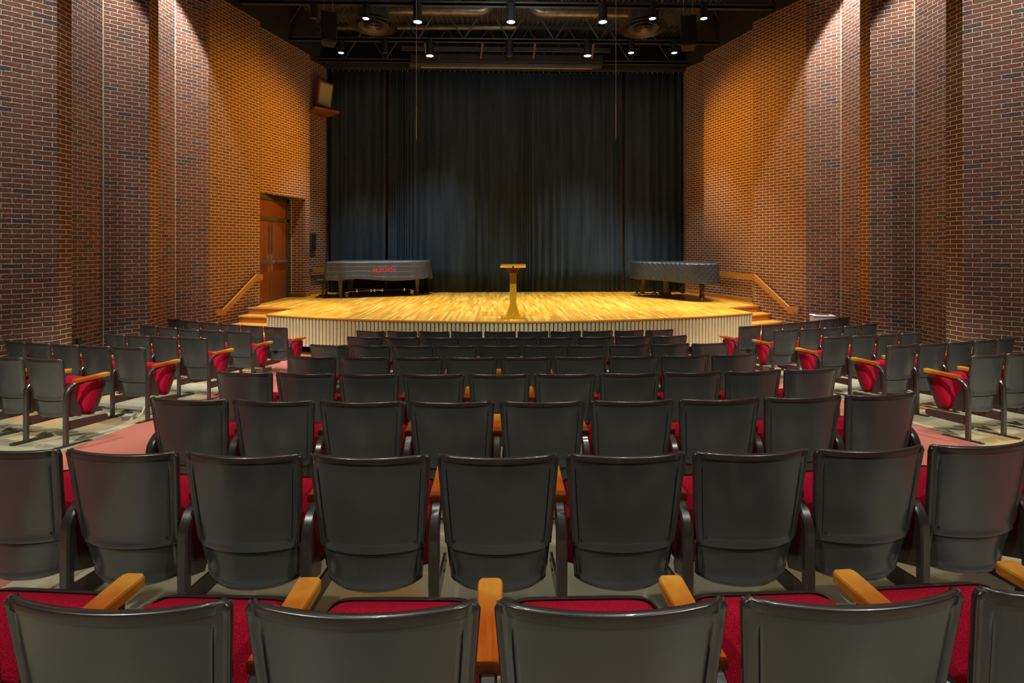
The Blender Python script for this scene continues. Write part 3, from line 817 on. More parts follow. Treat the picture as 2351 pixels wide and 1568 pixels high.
m=MB(); M=Matrix.Translation((sh[0]-.02,sh[1],zz))@Matrix.Rotation(radians(48),4,'Z'); m.bbox(-.42,.36,-.30,.36,-.02,.05,.006,M=M)
tag(m.build('wall_shelf',W_SPK),'brown wooden shelf under the wall loudspeaker','shelf')

# ------------------------------------------------------------------ chairs
BH=.835
def chair_w(z,p):
    wt=p*.463
    if z>.43: return wt*(.875+.125*(z-.43)/(BH-.43))
    return wt*(.875-.05*(.43-z)/.16)
def back_pt(u,z,p,off=0.):
    x=chair_w(z,p)*u
    dk=.046 if z>.46 else .046+.030*min(1,(.46-z)/.15)
    y=.12*(BH-z)+dk*(abs(u)**2.0)+.005*abs(u)**12+off-(.012*min(1,max(0,(.46-z)/.15)))
    return x,y
def make_chair(p, right_arm, left_arm=True):
    root=bpy.data.objects.new('auditorium_seat',None); COL.objects.link(root); root.empty_display_size=.1
    us=[-1,-.975,-.93,-.895,-.88,-.865,-.83]+[-.7+.14*i for i in range(11)]+[.83,.865,.88,.895,.93,.975,1]
    zs=[.262,.268,.284,.290,.300,.34,.38,.415,.424,.429,.434,.442,.452,.475,.54,.60,.66,.72,.765,.79,.822,BH]
    offz={.262:.006,.268:.001,.284:-.001,.290:.004,.300:.008,.34:.009,.38:.009,.415:.009,.424:.010,.429:.014,.434:-.008,.442:-.009,.452:-.003}
    def off(u,z):
        o=offz.get(z,0.)
        if abs(u)>.9 and z<.45: o=o*.3
        if abs(abs(u)-.88)<.001 and .46<z<.78: o+=.006
        return o
    m=MB(); m.smooth=True
    nu,nv=len(us),len(zs)
    def fr(i,j):
        z=zs[j]; x,y=back_pt(us[i],z,p,off(us[i],z)); zz=z
        if z<.31: zz=z+.02*(abs(us[i])**6)
        return (x,y,zz)
    def bk(i,j):
        z=zs[j]; x,y=back_pt(us[i],z,p,.010); zz=z
        if z<.31: zz=z+.02*(abs(us[i])**6)
        return (x*.995,y,zz)
    m.grid(fr,nu,nv)
    # inner skin reversed
    m.grid(lambda i,j: bk(nu-1-i,j),nu,nv)
    o=len(m.v)
    # close edges
    def strip(a,b):
        vs=[];n=len(a)
        m.add(list(a)+list(b),[[i,i+1,n+i+1,n+i] for i in range(n-1)])
    strip([bk(i,0) for i in range(nu)],[fr(i,0) for i in range(nu)])
    strip([fr(i,nv-1) for i in range(nu)],[bk(i,nv-1) for i in range(nu)])
    strip([fr(0,j) for j in range(nv)][::-1],[bk(0,j) for j in range(nv)][::-1])
    strip([fr(nu-1,j) for j in range(nv)],[bk(nu-1,j) for j in range(nv)])
    br=m.build('backrest',M_BACK,root,sharp=50)
    # rim band: up both sides, over the top, round corners
    path=[]
    for k in range(12):
        z=.45+(BH-.025-.45)*k/11; x,y=back_pt(-1,z,p); path.append((Vector((x,y,z)),Vector((1,0,0))))
    for k in range(1,5):
        a=pi/2*k/5; x0,y0=back_pt(-1,BH,p); r=.025
        path.append((Vector((x0+r*(1-cos(a))+.0,y0-.0,BH-r+r*sin(a))),Vector((cos(a),0,-sin(a)))))
    for k in range(17):
        u=-1+.025/chair_w(BH,p)+ (2-.05/chair_w(BH,p))*k/16; x,y=back_pt(u,BH,p); path.append((Vector((x,y,BH)),Vector((0,0,-1))))
    for k in range(4,0,-1):
        a=pi/2*k/5; x0,y0=back_pt(1,BH,p); r=.025
        path.append((Vector((x0-r*(1-cos(a)),y0,BH-r+r*sin(a))),Vector((-cos(a),0,-sin(a)))))
    for k in range(11,-1,-1):
        z=.45+(BH-.025-.45)*k/11; x,y=back_pt(1,z,p); path.append((Vector((x,y,z)),Vector((-1,0,0))))
    m=MB(); m.smooth=True
    sec=[(-.004,.020),(-.0065,.0),(-.0055,-.003),(-.002,-.0055),(.005,-.0065),(.011,-.005),(.0135,-.001),(.0135,.012),(.010,.020)]  # (depth y, inward)
    ns=len(sec); vs=[]
    for q,inn in path:
        for (dy,di) in sec: vs.append(q+Vector((0,dy,0))+inn*di)
    fs=[]
    for i in range(len(path)-1):
        for k in range(ns): fs.append([i*ns+k,i*ns+(k+1)%ns,(i+1)*ns+(k+1)%ns,(i+1)*ns+k])
    fs.append(list(range(ns))[::-1]); fs.append([(len(path)-1)*ns+k for k in range(ns)])
    m.add(vs,[f[::-1] for f in fs]); m.build('rim',M_FRAME,br,sharp=60)
    for sx in (-1,1):
        m=MB(); x,y=back_pt(sx*.84,.47,p,-.002); m.tube([(x,y-.003,.47),(x,y+.004,.47)],.005,8); m.build('rivet',M_DARK,br)
    # back cushion
    m=MB(); m.smooth=True; nu2,nv2=13,9
    def cf(i,j):
        u=-.90+1.80*i/(nu2-1); t=j/(nv2-1); z=.34+(.785-.34)*t
        x,y=back_pt(u,z,p); e=max(0,min(1,(1-abs(u)/.92)*7))**.5*min(1,min(t,1-t)*7+.0)**.5 if 0<t<1 and abs(u)<.90 else 0
        return (x,y+.014+.038*e,z)
    def cb(i,j):
        u=-.90+1.80*(nu2-1-i)/(nu2-1); t=j/(nv2-1); z=.34+(.785-.34)*t; x,y=back_pt(u,z,p); return (x,y+.012,z)
    m.grid(lambda i,j: cf(nu2-1-i,j),nu2,nv2); m.grid(lambda i,j: cb(nu2-1-i,j) if 0 else cb(i,j)[:1]+cb(i,j)[1:],nu2,nv2)
    m.build('back_cushion',M_RED,root,sharp=70)
    # seat, folded up: local seat frame (s along depth, t thickness, x width)
    ang=radians(68); hy,hz=.355,.21; ca,sa=cos(ang),sin(ang)
    def SP(x,s,t): return (x, hy+s*ca-t*sa, hz+s*sa+t*ca)
    w=p*.428; Ls=.36
    def outl(k,n,sh):   # rounded seat outline, front corners rounder; returns x,s
        a=2*pi*k/n; c,s_=cos(a),sin(a); ex=.22
        X=(abs(c)**ex)*(1 if c>0 else -1); Y=(abs(s_)**ex)*(1 if s_>0 else -1)
        ww=w*(1-.08*(Y>0)*Y)
        return ww*X*sh, Ls/2+(Ls/2)*Y*sh
    n=40
    m=MB(); m.smooth=True
    lv=[(.0,1.0),(.02,1.02),(.085,1.02),(.108,1.0),(.121,.94),(.128,.80),(.133,.45),(.134,.02)]
    m.grid(lambda i,j: SP(*outl(i,n,lv[j][1]-.03),lv[j][0]),n,len(lv),closed_u=True)
    m.build('seat_cushion',M_RED,root,sharp=80)
    m=MB(); m.smooth=True
    lv2=[(.030,1.035),(.034,1.05),(.020,1.055),(.0,1.05),(-.018,.99),(-.030,.85),(-.034,.5),(-.035,.02)]
    m.grid(lambda i,j: SP(*outl(i,n,lv2[len(lv2)-1-j][1]-.03),lv2[len(lv2)-1-j][0]),n,len(lv2),closed_u=True)
    m.build('seat_pan',M_FRAME,root,sharp=60)
    # side standards
    sides=([-1] if left_arm else [])+([1] if right_arm else [])
    for sx in sides:
        x0=sx*p/2
        m=MB(); m.smooth=True
        pth=[(.07,0.008),(.07,.2),(.07,.40),(.072,.477)]
        for k in range(1,9):
            a=pi/2*k/8; pth.append((.072+.105*(1-cos(a)),.477+.105*sin(a)))
        pth.append((.24,.584)); pth.append((.40,.586))
        vs=[]; ny=len(pth)
        hw,ht,b=.0225,.018,.007
        sec=[(-hw+b,-ht),(hw-b,-ht),(hw,-ht+b),(hw,ht-b),(hw-b,ht),(-hw+b,ht),(-hw,ht-b),(-hw,-ht+b)]
        for i,(y,z) in enumerate(pth):
            a=pth[max(i-1,0)]; c=pth[min(i+1,ny-1)]
            t=Vector((0,c[0]-a[0],c[1]-a[1])).normalized(); nn=Vector((0,-t.z,t.y))
            k=1 if i<12 else .8
            for (xx,tt) in sec: vs.append(Vector((x0+xx*k,y,z))+nn*tt*(k if i<12 else .6))
        fs=[]
        for i in range(ny-1):
            for k in range(8): fs.append([i*8+k,i*8+(k+1)%8,(i+1)*8+(k+1)%8,(i+1)*8+k])
        fs.append(list(range(8))[::-1]); fs.append([(ny-1)*8+k for k in range(8)])
        m.add(vs,[f[::-1] for f in fs])
        leg=m.build('leg',M_FRAME,root,sharp=40)
        m=MB(); M=Matrix.Rotation(-.08,4,'X')
        m.bbox(x0-.028,x0+.028,-.06,.30,.002,.014,.003,M=M)
        for yy in (-.03,.24): m.tube([M@Vector((x0,yy,.014)),M@Vector((x0,yy,.022))],.009,6)
        m.build('foot_plate',M_FRAME,leg)
        m=MB(); m.prism([(.075,.15),(.43,.135),(.46,.15),(.46,.195),(.44,.205),(.075,.24)],x0-.006,x0+.006,axis='x')
        for yy,z in ((.36,.17),(.43,.172)): m.tube([(x0-.009,yy,z),(x0+.009,yy,z)],.006,6)
        m.build('crossbar',M_FRAME,leg)
        m=MB(); m.prism([(.075,.52),(.10,.54),(.125,.53),(.215,.28),(.20,.25),(.075,.30)],x0-.004,x0+.004,axis='x'); m.build('side_plate',M_FRAME,leg)
        m=MB(); m.smooth=False
        # armrest board: plan outline with rounded front, bevelled
        pl=[(-.031,.145),(.031,.145),(.038,.445),(.036,.460),(.027,.468),(-.027,.468),(-.036,.460),(-.038,.445)]
        n_=len(pl)
        lev=[(.589,.92),(.593,1),(.618,1),(.624,.90)]
        vs=[]
        cy=.33
        for (z,sc) in lev:
            for (x,y) in pl: vs.append((x0+x*sc, cy+(y-cy)*(1-(1-sc)*.12), z))
        fs=[list(range(n_))[::-1],[3*n_+k for k in range(n_)]]
        for j in range(3):
            for k in range(n_): fs.append([j*n_+k,j*n_+(k+1)%n_,(j+1)*n_+(k+1)%n_,(j+1)*n_+k])
        m.add(vs,fs); m.build('armrest',W_ARM,root)
    return root
protos={}
GROUP={'c':'auditorium seats of the centre block','l':'auditorium seats of the left block','r':'auditorium seats of the right block'}
ORD=['leftmost','second from left','third from left','fourth from left','fifth from left','sixth from left','seventh from left','eighth from left','ninth from left','rightmost']
def ordinal(i,n):
    if i==0: return 'leftmost'
    if i==n-1: return 'rightmost'
    return ORD[i]
def place(p,th,R,ra,label,grp):
    key=(p,ra)
    if key not in protos:
        protos[key]=make_chair(p,ra); o=protos[key]
    else: o=copy_tree(protos[key])
    x=R*sin(th); y=YC-R*cos(th)
    o.location=(x,y,zf(y)); o.rotation_euler=(0,0,th)
    tag(o,label,'seat',grp); return o
def row(side,y0,p,n,i0,i1,rowname,th0=0.,R=None):
    """centre rows: n seats symmetric; builds i0..i1"""
    R=YC-y0
    for i in range(i0,i1):
        th=(i-(n-1)/2)*p/R
        pos=ordinal(i,n) if (i0==0 and i1==n) else {i0:'leftmost visible',i1-1:'rightmost visible'}.get(i,ORD[i-i0])
        place(p,th,R,i==n-1,'dark metal folding seat, %s in %s'%(pos,rowname),GROUP['c'])
RN=['centre-block front row by the stage','second centre row from the stage','third centre row from the stage','fourth centre row from the stage','fifth centre row from the stage','sixth centre row from the stage','second nearest centre row','nearest row at the picture bottom']
cy=[7.86,6.90,5.93,4.955,3.985,3.02,2.04,1.115]
cn=[10,9,10,9,10,9,10,9]; cp=[.512,.5345,.512,.5345,.519,.545,.526,.568]
for k in range(8):
    i0,i1=(0,cn[k]) if k<7 else (1,8)
    row('c',cy[k],cp[k],cn[k],i0,i1,RN[k])
SRN=['front row','second row','third row','fourth row','rear row']
SIDES={-1:[(12.75,18.55,.515,6),(13.42,19.05,.54,5),(14.42,18.1,.53,4),(15.5,17.1,.535,5),(16.45,16.55,.53,3)],
       1:[(12.80,18.45,.515,6),(13.48,18.75,.54,5),(14.60,17.4,.53,4),(15.6,16.65,.535,5),(16.5,16.3,.53,3)]}
for sd in (-1,1):
    SIDE=SIDES[sd]
    for r,(R,t0,p,n) in enumerate(SIDE):
        t0=radians(t0)
        for i in range(n):
            th=sd*(t0+i*p/R)
            idx=(n-1-i) if sd<0 else i
            aisle=(i==0)
            posn={0:'aisle seat',1:'second seat from the aisle',2:'third seat from the aisle',3:'fourth seat from the aisle',4:'fifth seat from the aisle',5:'wall-end seat'}[i]
            o=place(p,th,R,(i==0) if sd<0 else (i==n-1),'dark metal folding seat, %s, %s of %s block'%(posn,SRN[r],'left' if sd<0 else 'right'),GROUP['l' if sd<0 else 'r'])
            if aisle and ((r==1) or (r==2 and sd>0)):
                xx=-sd*p/2
                m=MB(); m.bbox(xx-.035 if sd>0 else xx+.008,xx-.008 if sd>0 else xx+.035,.12,.24,.12,.22,.004)
                for z in (.14,.165,.19): m.box(xx-.04 if sd>0 else xx+.03,xx-.03 if sd>0 else xx+.04,.13,.23,z,z+.012)
                m.build('aisle_light',M_BEZ,o)

# ------------------------------------------------------------------ pianos
def smooth_closed(pts,n):
    """Catmull-Rom closed curve resampled evenly"""
    out=[];m_=len(pts)
    for i in range(m_):
        p0,p1,p2,p3=[Vector(pts[(i+k-1)%m_]) for k in range(4)]
        for k in range(16):
            t=k/16; out.append(.5*((2*p1)+(-p0+p2)*t+(2*p0-5*p1+4*p2-p3)*t*t+(-p0+3*p1-3*p2+p3)*t**3))
    # resample
    L=[0]
    for i in range(len(out)): L.append(L[-1]+(out[(i+1)%len(out)]-out[i]).length)
    res=[];j=0
    for k in range(n):
        s=L[-1]*k/n
        while L[j+1]<s: j+=1
        a=out[j%len(out)]; b=out[(j+1)%len(out)]
        res.append(a.lerp(b,(s-L[j])/max(1e-9,L[j+1]-L[j])))
    return res,L[-1]
def cover(parent,ol,ztop,zbot,mat,seed,fold,name='cover',flare=.05):
    n=260; pts,per=smooth_closed(ol,n)
    cen=sum(pts,Vector((0,0)))/n
    nor=[]
    area=sum(pts[i].x*pts[(i+1)%n].y-pts[(i+1)%n].x*pts[i].y for i in range(n))
    for i in range(n):
        t=(pts[(i+1)%n]-pts[i-1]).normalized(); q=Vector((t.y,-t.x))
        if area<0: q=-q
        nor.append(q)
    rnd=random.Random(seed); ph=[rnd.random()*6 for _ in range(4)]
    def wave(i):
        a=2*pi*i/n
        return fold*(.5*sin(9*a+ph[0])+.35*sin(17*a+ph[1])+.3*sin(29*a+ph[2]))
    lv=[]
    def surf(i,t):
        """t 0..1 down the skirt"""
        z=ztop-.035-(ztop-.035-zbot(pts[i%n]))*t
        o=.012+flare*t+wave(i%n)*t
        p=pts[i%n]+nor[i%n]*o
        return Vector((p.x,p.y,z))
    m=MB(); m.smooth=True
    rings=[0.02,.3,.6,.85,.95]
    NT=11
    def fn(i,j):
        if j<5:
            p=cen.lerp(pts[i%n],rings[j]); return (p.x,p.y,ztop+.004*sin(p.x*9+seed)*sin(p.y*8))
        if j==5:
            p=pts[i%n]; return (p.x-nor[i%n].x*.01,p.y-nor[i%n].y*.01,ztop-.006)
        if j==6:
            p=pts[i%n]+nor[i%n]*.008; return (p.x,p.y,ztop-.02)
        t=(j-7)/(NT-1); return tuple(surf(i,t))
    def uvf(i,j):
        if j<5:
            p=cen.lerp(pts[i%n],rings[j]); return (p.x,p.y)
        if j in (5,6): return (per*i/n, 1.0-.01*(j-4))
        t=(j-7)/(NT-1); return (per*i/n, .96-.5*t)
    nv=7+NT
    if area<0: m.grid(lambda i,j: fn(i,j),n,nv,closed_u=True,uvf=uvf)
    else: m.grid(lambda i,j: fn(i,j),n,nv,closed_u=True,uvf=uvf)
    o=m.build(name,mat,parent,sharp=80)
    s=o.modifiers.new('cloth','SOLIDIFY'); s.thickness=.005
    return pts,nor,surf
def leg_tapered(parent,x,y,h,mat,ca=True):
    m=MB()
    def ring(w,z): return [(x-w,y-w,z),(x+w,y-w,z),(x+w,y+w,z),(x-w,y+w,z)]
    lv=[(.055,h),(.062,h-.04),(.038,.17),(.038,.165),(.048,.16),(.048,.08),(.03,.07)]
    vs=[]; 
    for w,z in lv: vs+=ring(w,z)
    fs=[]
    for i in range(len(lv)-1):
        for k in range(4): fs.append([i*4+k,i*4+(k+1)%4,(i+1)*4+(k+1)%4,(i+1)*4+k][::-1])
    fs.append([0,1,2,3]); fs.append([len(vs)-4+k for k in range(4)][::-1])
    m.add(vs,fs); l=m.build('leg',mat,parent)
    m=MB(); m.tube([(x,y,.07),(x,y,.04)],.012); m.tube([(x-.012,y,.022),(x+.012,y,.022)],.022,14); m.build('caster',M_CHROME,l)
def caster_big(parent,x,y,rz):
    e=MB(); M=Matrix.Translation((x,y,0))@Matrix.Rotation(rz,4,'Z')
    e.tube([M@Vector((-.014,0,.055)),M@Vector((.014,0,.055))],.055,18)
    e.prism([(-.04,.05),(.04,.05),(.05,.14),(-.05,.14)],-.03,-.024,axis='x',M=M); e.prism([(-.04,.05),(.04,.05),(.05,.14),(-.05,.14)],.024,.03,axis='x',M=M)
    e.box(-.05,.05,-.05,.05,.14,.155,M=M); e.prism([(.04,.03),(.09,.07),(.085,.085),(.04,.06)],-.02,.02,axis='x',M=M)
    e.build('caster',M_CHROME,parent)
# --- left piano (keyboard end to the left, tail to the right)
px0,py0=H(-5.12,14.80)
pn=empty('grand_piano',(px0,py0,STG),radians(2)); tag(pn,'long concert grand piano under a grey cover with red lettering','piano')
ol=[(0.0,.72),(0.02,0),(0.0,-.72),(.12,-.78),(.55,-.77),(.95,-.66),(1.35,-.52),(1.9,-.38),(2.35,-.22),(2.62,.02),(2.70,.38),(2.55,.66),(2.2,.76),(1.2,.76),(.15,.78)]
case_pts,_=smooth_closed([(x*.97+.03,y*.95) for x,y in ol],80)
m=MB(); m.prism([(p.x,p.y) for p in case_pts],.62,.97); m.build('case',M_EBONY,pn)
def zb1(p):
    return .50+.045*sin(p.x*2.2+.6)-.06*max(0,1-abs(p.x-.3)/.5)*(p.y<0) - .10*max(0,1-abs(p.x-2.62)/.15)*(p.y>.1)
pts,nor,surf=cover(pn,ol,1.0,zb1,M_COV1,5,.030)
for x,y in ((.35,-.6),(.35,.6),(2.35,.22)): leg_tapered(pn,x,y,.63,M_LEGB)
m=MB(); m.box(.42,.46,-.1,-.07,.1,.65); m.box(.42,.46,.07,.1,.1,.65); m.box(.4,.48,-.16,.16,.06,.12)
for yy in (-.06,0,.06): m.box(.30,.42,yy-.012,yy+.012,.07,.085)
m.build('pedal_lyre',M_EBONY,pn)
dl=MB()
dl.tube([(.5,-.55,.16),(1.25,-.2,.175),(2.2,.12,.16)],.016,8); dl.tube([(.5,.6,.16),(1.25,-.2,.175)],.016,8)
for (x,y) in ((1.1,-.24),(1.2,-.24),(1.4,-.14),(.75,-.42),(2.0,.04)): dl.box(x-.02,x+.02,y-.03,y+.03,.13,.21)
dl.box(1.05,1.45,-.27,-.11,.17,.19)
dly=dl.build('dolly',M_CHROME,pn)
for (x,y,r) in ((.50,-.56,.3),(.5,.6,.2),(2.22,.1,1.2)): caster_big(dly,x,y,r)
# lettering, mapped on the cover
GL={'M':[(0,0,0,1,.16),(0,1,.5,.1,.13),(.5,.1,1,1,.16),(1,1,1,0,.16)],
 'E':[(.15,0,.15,1,.2),(.1,.95,.85,.95,.1),(.1,.05,.9,.05,.1),(.15,.52,.7,.52,.1)],
 'R':[(.15,0,.15,1,.2),(.1,.95,.7,.95,.1),(.75,.9,.8,.58,.18),(.15,.5,.7,.5,.1),(.45,.5,.95,0,.18)],
 'D':[(.15,0,.15,1,.2),(.1,.95,.6,.95,.1),(.1,.05,.6,.05,.1),(.6,.95,.88,.7,.16),(.88,.7,.88,.3,.2),(.88,.3,.6,.05,.16)],
 'I':[(.5,0,.5,1,.24)],'T':[(.5,0,.5,1,.2),(.05,.95,.95,.95,.12)],'H':[(.15,0,.15,1,.2),(.85,0,.85,1,.2),(.15,.5,.85,.5,.1)],
 'C':[(.9,.85,.5,.97,.14),(.5,.97,.15,.7,.16),(.15,.7,.15,.3,.2),(.15,.3,.5,.03,.16),(.5,.03,.9,.15,.14)],
 'O':[(.5,.97,.15,.7,.16),(.15,.7,.15,.3,.2),(.15,.3,.5,.03,.16),(.5,.97,.85,.7,.16),(.85,.7,.85,.3,.2),(.85,.3,.5,.03,.16)],
 'L':[(.2,0,.2,1,.2),(.15,.05,.9,.05,.1)],'G':[(.9,.85,.5,.97,.14),(.5,.97,.15,.7,.16),(.15,.7,.15,.3,.2),(.15,.3,.5,.03,.16),(.5,.03,.85,.15,.14),(.85,.1,.85,.45,.16),(.6,.45,.95,.45,.1)]}
SERIF={'M':[0,1],'E':[.15],'R':[.15,.95],'D':[],'I':[.5],'T':[.5],'H':[.15,.85],'L':[.2]}
n=len(pts)
seg=[(pts[(i+1)%n]-pts[i]).length for i in range(n)]
# find skirt index nearest local x=1.17 on the audience side
def idx_at(x):
    return min(range(n),key=lambda i: abs(pts[i].x-x)+(10 if pts[i].y>0 else 0))
ia=idx_at(1.18); step=1 if pts[(ia+3)%n].x>pts[ia].x else -1
def onsurf(s,z):
    k=ia; rem=s
    while True:
        L=seg[k%n] if step>0 else seg[(k-1)%n]
        if rem<=L or L==0: break
        rem-=L; k+=step
    t=rem/L
    zt=.965; zbv=zb1(pts[k%n]); tt=(zt-z)/(zt-zbv)
    a=surf(k%n,tt); b=surf((k+step)%n,tt); q=a.lerp(b,t)
    nn=nor[k%n]; return Vector((q.x+nn.x*.009,q.y+nn.y*.009,z))
m=MB()
def letters(word,s0,z0,hh,ww,gap,bold=1.):
    s=s0
    for ch in word:
        w_=ww*(.45 if ch=='I' else 1.15 if ch=='M' else 1)
        st_=list(GL[ch])
        for sx in SERIF.get(ch,[]):
            for zz_ in (0.03,.97): st_.append((sx-.22,zz_,sx+.22,zz_,.07))
        for (x0,y0,x1,y1,tw) in st_:
            k=6
            dx,dy=(x1-x0)*w_,(y1-y0)*hh; L=sqrt(dx*dx+dy*dy); nx_,ny_=-dy/L*tw*ww*.5*bold,dx/L*tw*ww*.5*bold
            if abs(dx)<1e-6: ny_=0
            for j in range(k):
                a0,a1=j/k,(j+1)/k
                q=[]
                for (aa,sg) in ((a0,-1),(a1,-1),(a1,1),(a0,1)):
                    q.append(onsurf(max(.0,s+x0*w_+dx*aa+nx_*sg+.05), z0+y0*hh+dy*aa+ny_*sg))
                m.add(q,[[0,1,2,3]]); m.add(q,[[3,2,1,0]])
        s+=w_+gap
letters('MEREDITH',0.0,.705,.115,.070,.010,1.15)
letters('COLLEGE',0.0,.672,.024,.024,.010,1.3)
m.build('lettering',M_REDTXT,pn)
# --- bench at the left piano
def bench(x,y,rz,label,w=.75):
    e=empty('piano_bench',(x,y,STG),rz); tag(e,label,'bench','piano benches')
    m=MB(); m.bbox(-.17,.17,-w/2,w/2,.44,.50,.015); m.build('seat',M_LEATHER,e)
    m=MB(); m.box(-.14,.14,-w/2+.04,w/2-.04,.40,.44); m.build('apron',M_EBONY,e)
    for yy in (-w/2+.08,w/2-.08):
        m=MB(); m.box(-.03,.03,yy-.02,yy+.02,.03,.42); m.box(-.20,.20,yy-.025,yy+.025,0,.03); m.build('leg',M_EBONY,e)
    m=MB(); m.box(-.015,.015,-w/2+.08,w/2-.08,.22,.25); m.build('stretcher',M_EBONY,e)
bx,by=P(744,14.55); bench(bx-.0,by+.05,radians(10),'black leather bench at the keyboard end of the long piano')
# --- right piano
px1,py1=H(4.28,15.03)
pr=empty('grand_piano',(px1,py1,STG),radians(-90+7)+0); tag(pr,'grand piano under a black diamond-quilted cover at stage right','piano')
# local x from keyboard to tail, local +y = towards right side of the picture
ol2=[(0.0,.74),(0.02,0),(0.0,-.76),(.10,-.82),(.45,-.80),(.75,-.66),(1.05,-.40),(1.45,-.22),(1.85,-.02),(2.05,.30),(2.05,.60),(1.85,.80),(1.3,.82),(.6,.82),(.12,.82)]
c2,_=smooth_closed([(x*.96+.03,y*.95) for x,y in ol2],80)
m=MB(); m.prism([(p.x,p.y) for p in c2],.60,.95); m.build('case',M_EBONY,pr)
cover(pr,ol2,.985,lambda p:.50-.03*min(1,max(0,p.x-.8)),M_COV2,9,.012,flare=.02)
for x,y in ((.35,-.64),(.30,.60),(1.72,.42)): leg_tapered(pr,x,y,.62,M_EBONY)
m=MB(); m.box(.40,.46,-.12,-.09,.1,.62); m.box(.40,.46,.09,.12,.1,.62); m.box(.38,.50,-.16,.16,.05,.14); m.build('pedal_lyre',M_EBONY,pr)
m=MB()
for yy in (-.05,0,.05): m.tube([(.50,yy,.08),(.50,yy,.6)],.008,6)
m.build('pedal_rod',M_BRASS,pr)
bx,by=H(4.0,15.35); bench(bx,by,radians(90),'black bench tucked behind the quilted piano',.7)

# ------------------------------------------------------------------ lectern
lx,ly=P(1178,10.22)
e=empty('lectern',(lx,ly,STG)); tag(e,'oak lectern with sloping top and cross-shaped foot at the stage front','lectern')
m=MB(); m.bbox(-.066,.066,-.034,.03,.08,.90,.004); m.bbox(-.03,.03,-.055,-.03,.08,.90,.003) if 0 else None; m.build('column',W_LECT,e)
M=Matrix.Translation((0,0,1.03))@Matrix.Rotation(radians(-30)*-1*-1,4,'X')
m=MB(); MT=Matrix.Translation((0,0,1.035))@Matrix.Rotation(radians(-9),4,'X')
m.prism([(-.235,-.20),(.235,-.20),(.26,.20),(-.26,.20)],-.012,.012,M=MT); m.prism([(-.235,.012),(.235,.012),(.25,-.022),(-.25,-.022)],-.205,-.185,axis='y',M=MT)
m.build('reading_board',W_LECT,e)
m=MB()
prof=[(-.07,.84),(-.088,.87),(-.105,.94),(-.125,.975),(-.175,1.0),(.175,1.0),(.125,.975),(.105,.94),(.088,.87),(.07,.84)]
m.prism(prof,-.028,.012,axis='y'); m.box(-.014,.014,-.10,.10,.95,1.04); m.build('bracket',W_LECT2,e)
for rz in (radians(38),radians(-38)):
    M=Matrix.Rotation(rz,4,'Z')
    m=MB(); m.bbox(-.29,.29,-.03,.03,.0,.045,.004,M=M); m.build('foot_bar',W_LECT,e)
for rz in (radians(38),radians(142),radians(-38),radians(-142)):
    M=Matrix.Rotation(rz,4,'Z')
    m=MB(); m.prism([(.03,.045),(.21,.045),(.16,.085),(.125,.15),(.09,.24),(.07,.30),(.03,.30)],-.013,.013,axis='y',M=M); m.build('foot_brace',W_LECT,e)

# ------------------------------------------------------------------ small things
# white appliance on the floor, right wall
ax,ay=P(1893,10.72)
e=empty('air_purifier',(ax-.05,ay,0),radians(-12)); tag(e,'white box appliance with round top grille by the right wall','air purifier')
ht=EYE-(723-565)*10.7/F
m=MB(); m.bbox(-.20,.20,-.12,.12,0,ht-.03,.012); m.build('housing',M_WHITE,e)
m=MB(); m.bbox(-.21,.21,-.13,.13,ht-.025,ht,.008); m.build('top_panel',M_WHITE,e)
m=MB(); m.lathe([(.10,ht+.001),(.10,ht+.006),(.03,ht+.006)],28,M=Matrix.Scale(1.4,4,(1,0,0))); m.build('fan_grille',M_PANEL,e)
# junction box on the floor near the left block
jx,jy=P(296,5.95); z=zf(jy)
e=empty('junction_box',(jx,jy,z),radians(14)); tag(e,'small grey electrical box on the concrete by the left aisle seats','junction box')
m=MB(); m.bbox(-.055,.055,-.05,.05,0,.055,.004); m.build('box',M_BOX,e)
m=MB(); m.tube([(.05,.02,.02),(.09,.03,.02),(.12,.04,.05),(.14,.05,.11),(.19,.06,.12)],.011,8); m.build('conduit',M_GREY,e)
# wall sockets
for (x,y,lab) in ((P(190,8.2)[0],P(190,8.2)[1],'small dark socket low on the left brick wall'),):
    m=MB(); m.bbox(-6.99,-6.95,y-.04,y+.04,.62,.74,.003); tag(m.build('wall_socket',M_PANEL),lab,'socket')
yy=P(2142,8.4)[1]
m=MB(); m.bbox(R3[0]-.03,R3[0]+.01,yy-.04,yy+.04,.60,.73,.003); tag(m.build('wall_socket',M_PANEL),'small dark socket low on the right brick wall','socket')

# ------------------------------------------------------------------ lights
def spot(loc,tgt,power,col,size,blend=.5,rad=.08):
    l=bpy.data.lights.new('spot','SPOT'); l.energy=power; l.color=col; l.spot_size=radians(size); l.spot_blend=blend; l.shadow_soft_size=rad
    o=bpy.data.objects.new('spot_light',l); COL.objects.link(o); o.location=loc
    d=Vector(tgt)-Vector(loc); o.rotation_euler=d.to_track_quat('-Z','Y').to_euler(); return o
def area(loc,tgt,power,col,size,spread=180):
    l=bpy.data.lights.new('area','AREA'); l.energy=power; l.color=col; l.size=size; l.spread=radians(spread)
    o=bpy.data.objects.new('area_light',l); COL.objects.link(o); o.location=loc
    d=Vector(tgt)-Vector(loc); o.rotation_euler=d.to_track_quat('-Z','Y').to_euler(); return o
COOL=(.84,.92,1.); NEUT=(1,.96,.87); AMB=(1,.42,.015)
for (x,y,z,big) in LAMPS:
    inn=-.25 if x>0 else .25
    spot((x,y,z-.01),(x+inn*(abs(x)>3),y+.15,0),930 if big else 600,COOL if abs(x)<3 else (1,.92,.80),72 if big else 56,1.0 if big else .6,.07)
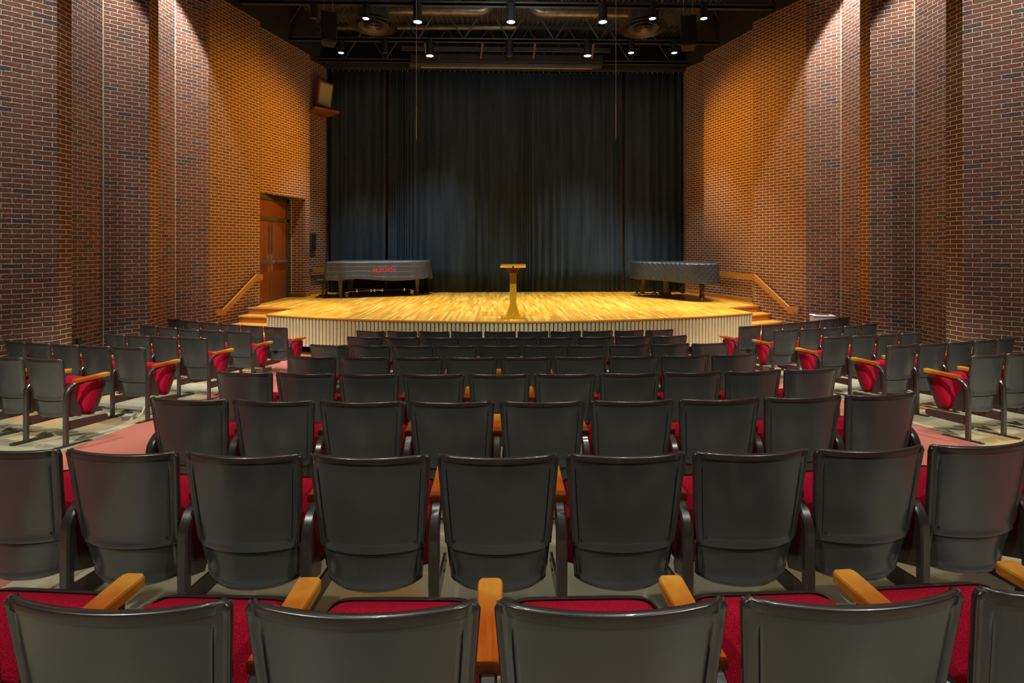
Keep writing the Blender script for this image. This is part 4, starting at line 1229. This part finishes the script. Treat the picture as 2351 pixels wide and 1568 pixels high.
# house lamps over the seating (rows continue towards the rear, above the frame)
for y,pw in ((7.4,420),(5.2,200),(2.8,200),(.4,200)):
    for x in (-1.5,1.5): spot((x,y,7.4),(x*1.6,y+(2.2 if y>7 else 0),0),pw*(1.6 if y>7 else 1),NEUT,66 if y<7 else 56,.6,.09)
    for x in (-4.0,4.0): spot((x,y,8.4),(x*1.05,y+(.6 if y>7 else 0),0),pw*1.8,NEUT,42,.5,.09)
for x in (-4.4,4.4): spot((x,-1.9,6.6),(x*.35,2.6,.5),760,NEUT,60,.6,.05)
for x in (-2.2,2.2): spot((x,-2.2,7.6),(x*2.05,6.4,.3),3600,(1,.94,.8),25,.6,.07)  # extra unseen spots, added to brighten the side-block seat backs
# grazing wall washers tucked into the brick bays
for sx in (-1,1):
    for y,pw in ((10.0,1900),(8.15,1150),(6.25,1050)):
        spot((sx*6.70,y,8.5),(sx*6.74,y+.42,2.5),pw,(1,.95,.88),50,.25,.05)
    spot((sx*5.6,3.9,8.4),(sx*6.75,7.0,3.0),480,(1,.95,.86),46,.5,.08)
# amber lamps on the last joist, turned towards the side walls
for sx in (-1,1):
    spot((sx*1.0,15.1,7.15),(sx*6.15,12.5,4.4),1500,AMB,56,1.,.15)
    spot((sx*.8,15.1,7.15),(sx*6.6,9.0,3.6),130,AMB,36,1.,.15)
# dim added fill with no fixture, aimed up to lift the dark roof deck
area((0,10.6,6.6),(0,12.6,9.),26,(.9,.94,1),1.2,160)
w=bpy.data.worlds.new('World'); S.world=w; w.use_nodes=True
w.node_tree.nodes['Background'].inputs[0].default_value=(1,.8,.55,1); w.node_tree.nodes['Background'].inputs[1].default_value=.02

# ------------------------------------------------------------------ camera
cd=bpy.data.cameras.new('camera'); cam=bpy.data.objects.new('camera',cd); COL.objects.link(cam)
cam.location=(CAMX,0,EYE); cam.rotation_euler=(pi/2,0,-YAW)
cd.sensor_width=36; cd.lens=F/2351*36; cd.shift_y=-(784-565)/2351; cd.clip_start=.05
S.camera=cam
vs=S.view_settings; vs.view_transform='Standard'; vs.look='None'; vs.gamma=1; vs.exposure=0.45; vs.use_curve_mapping=False
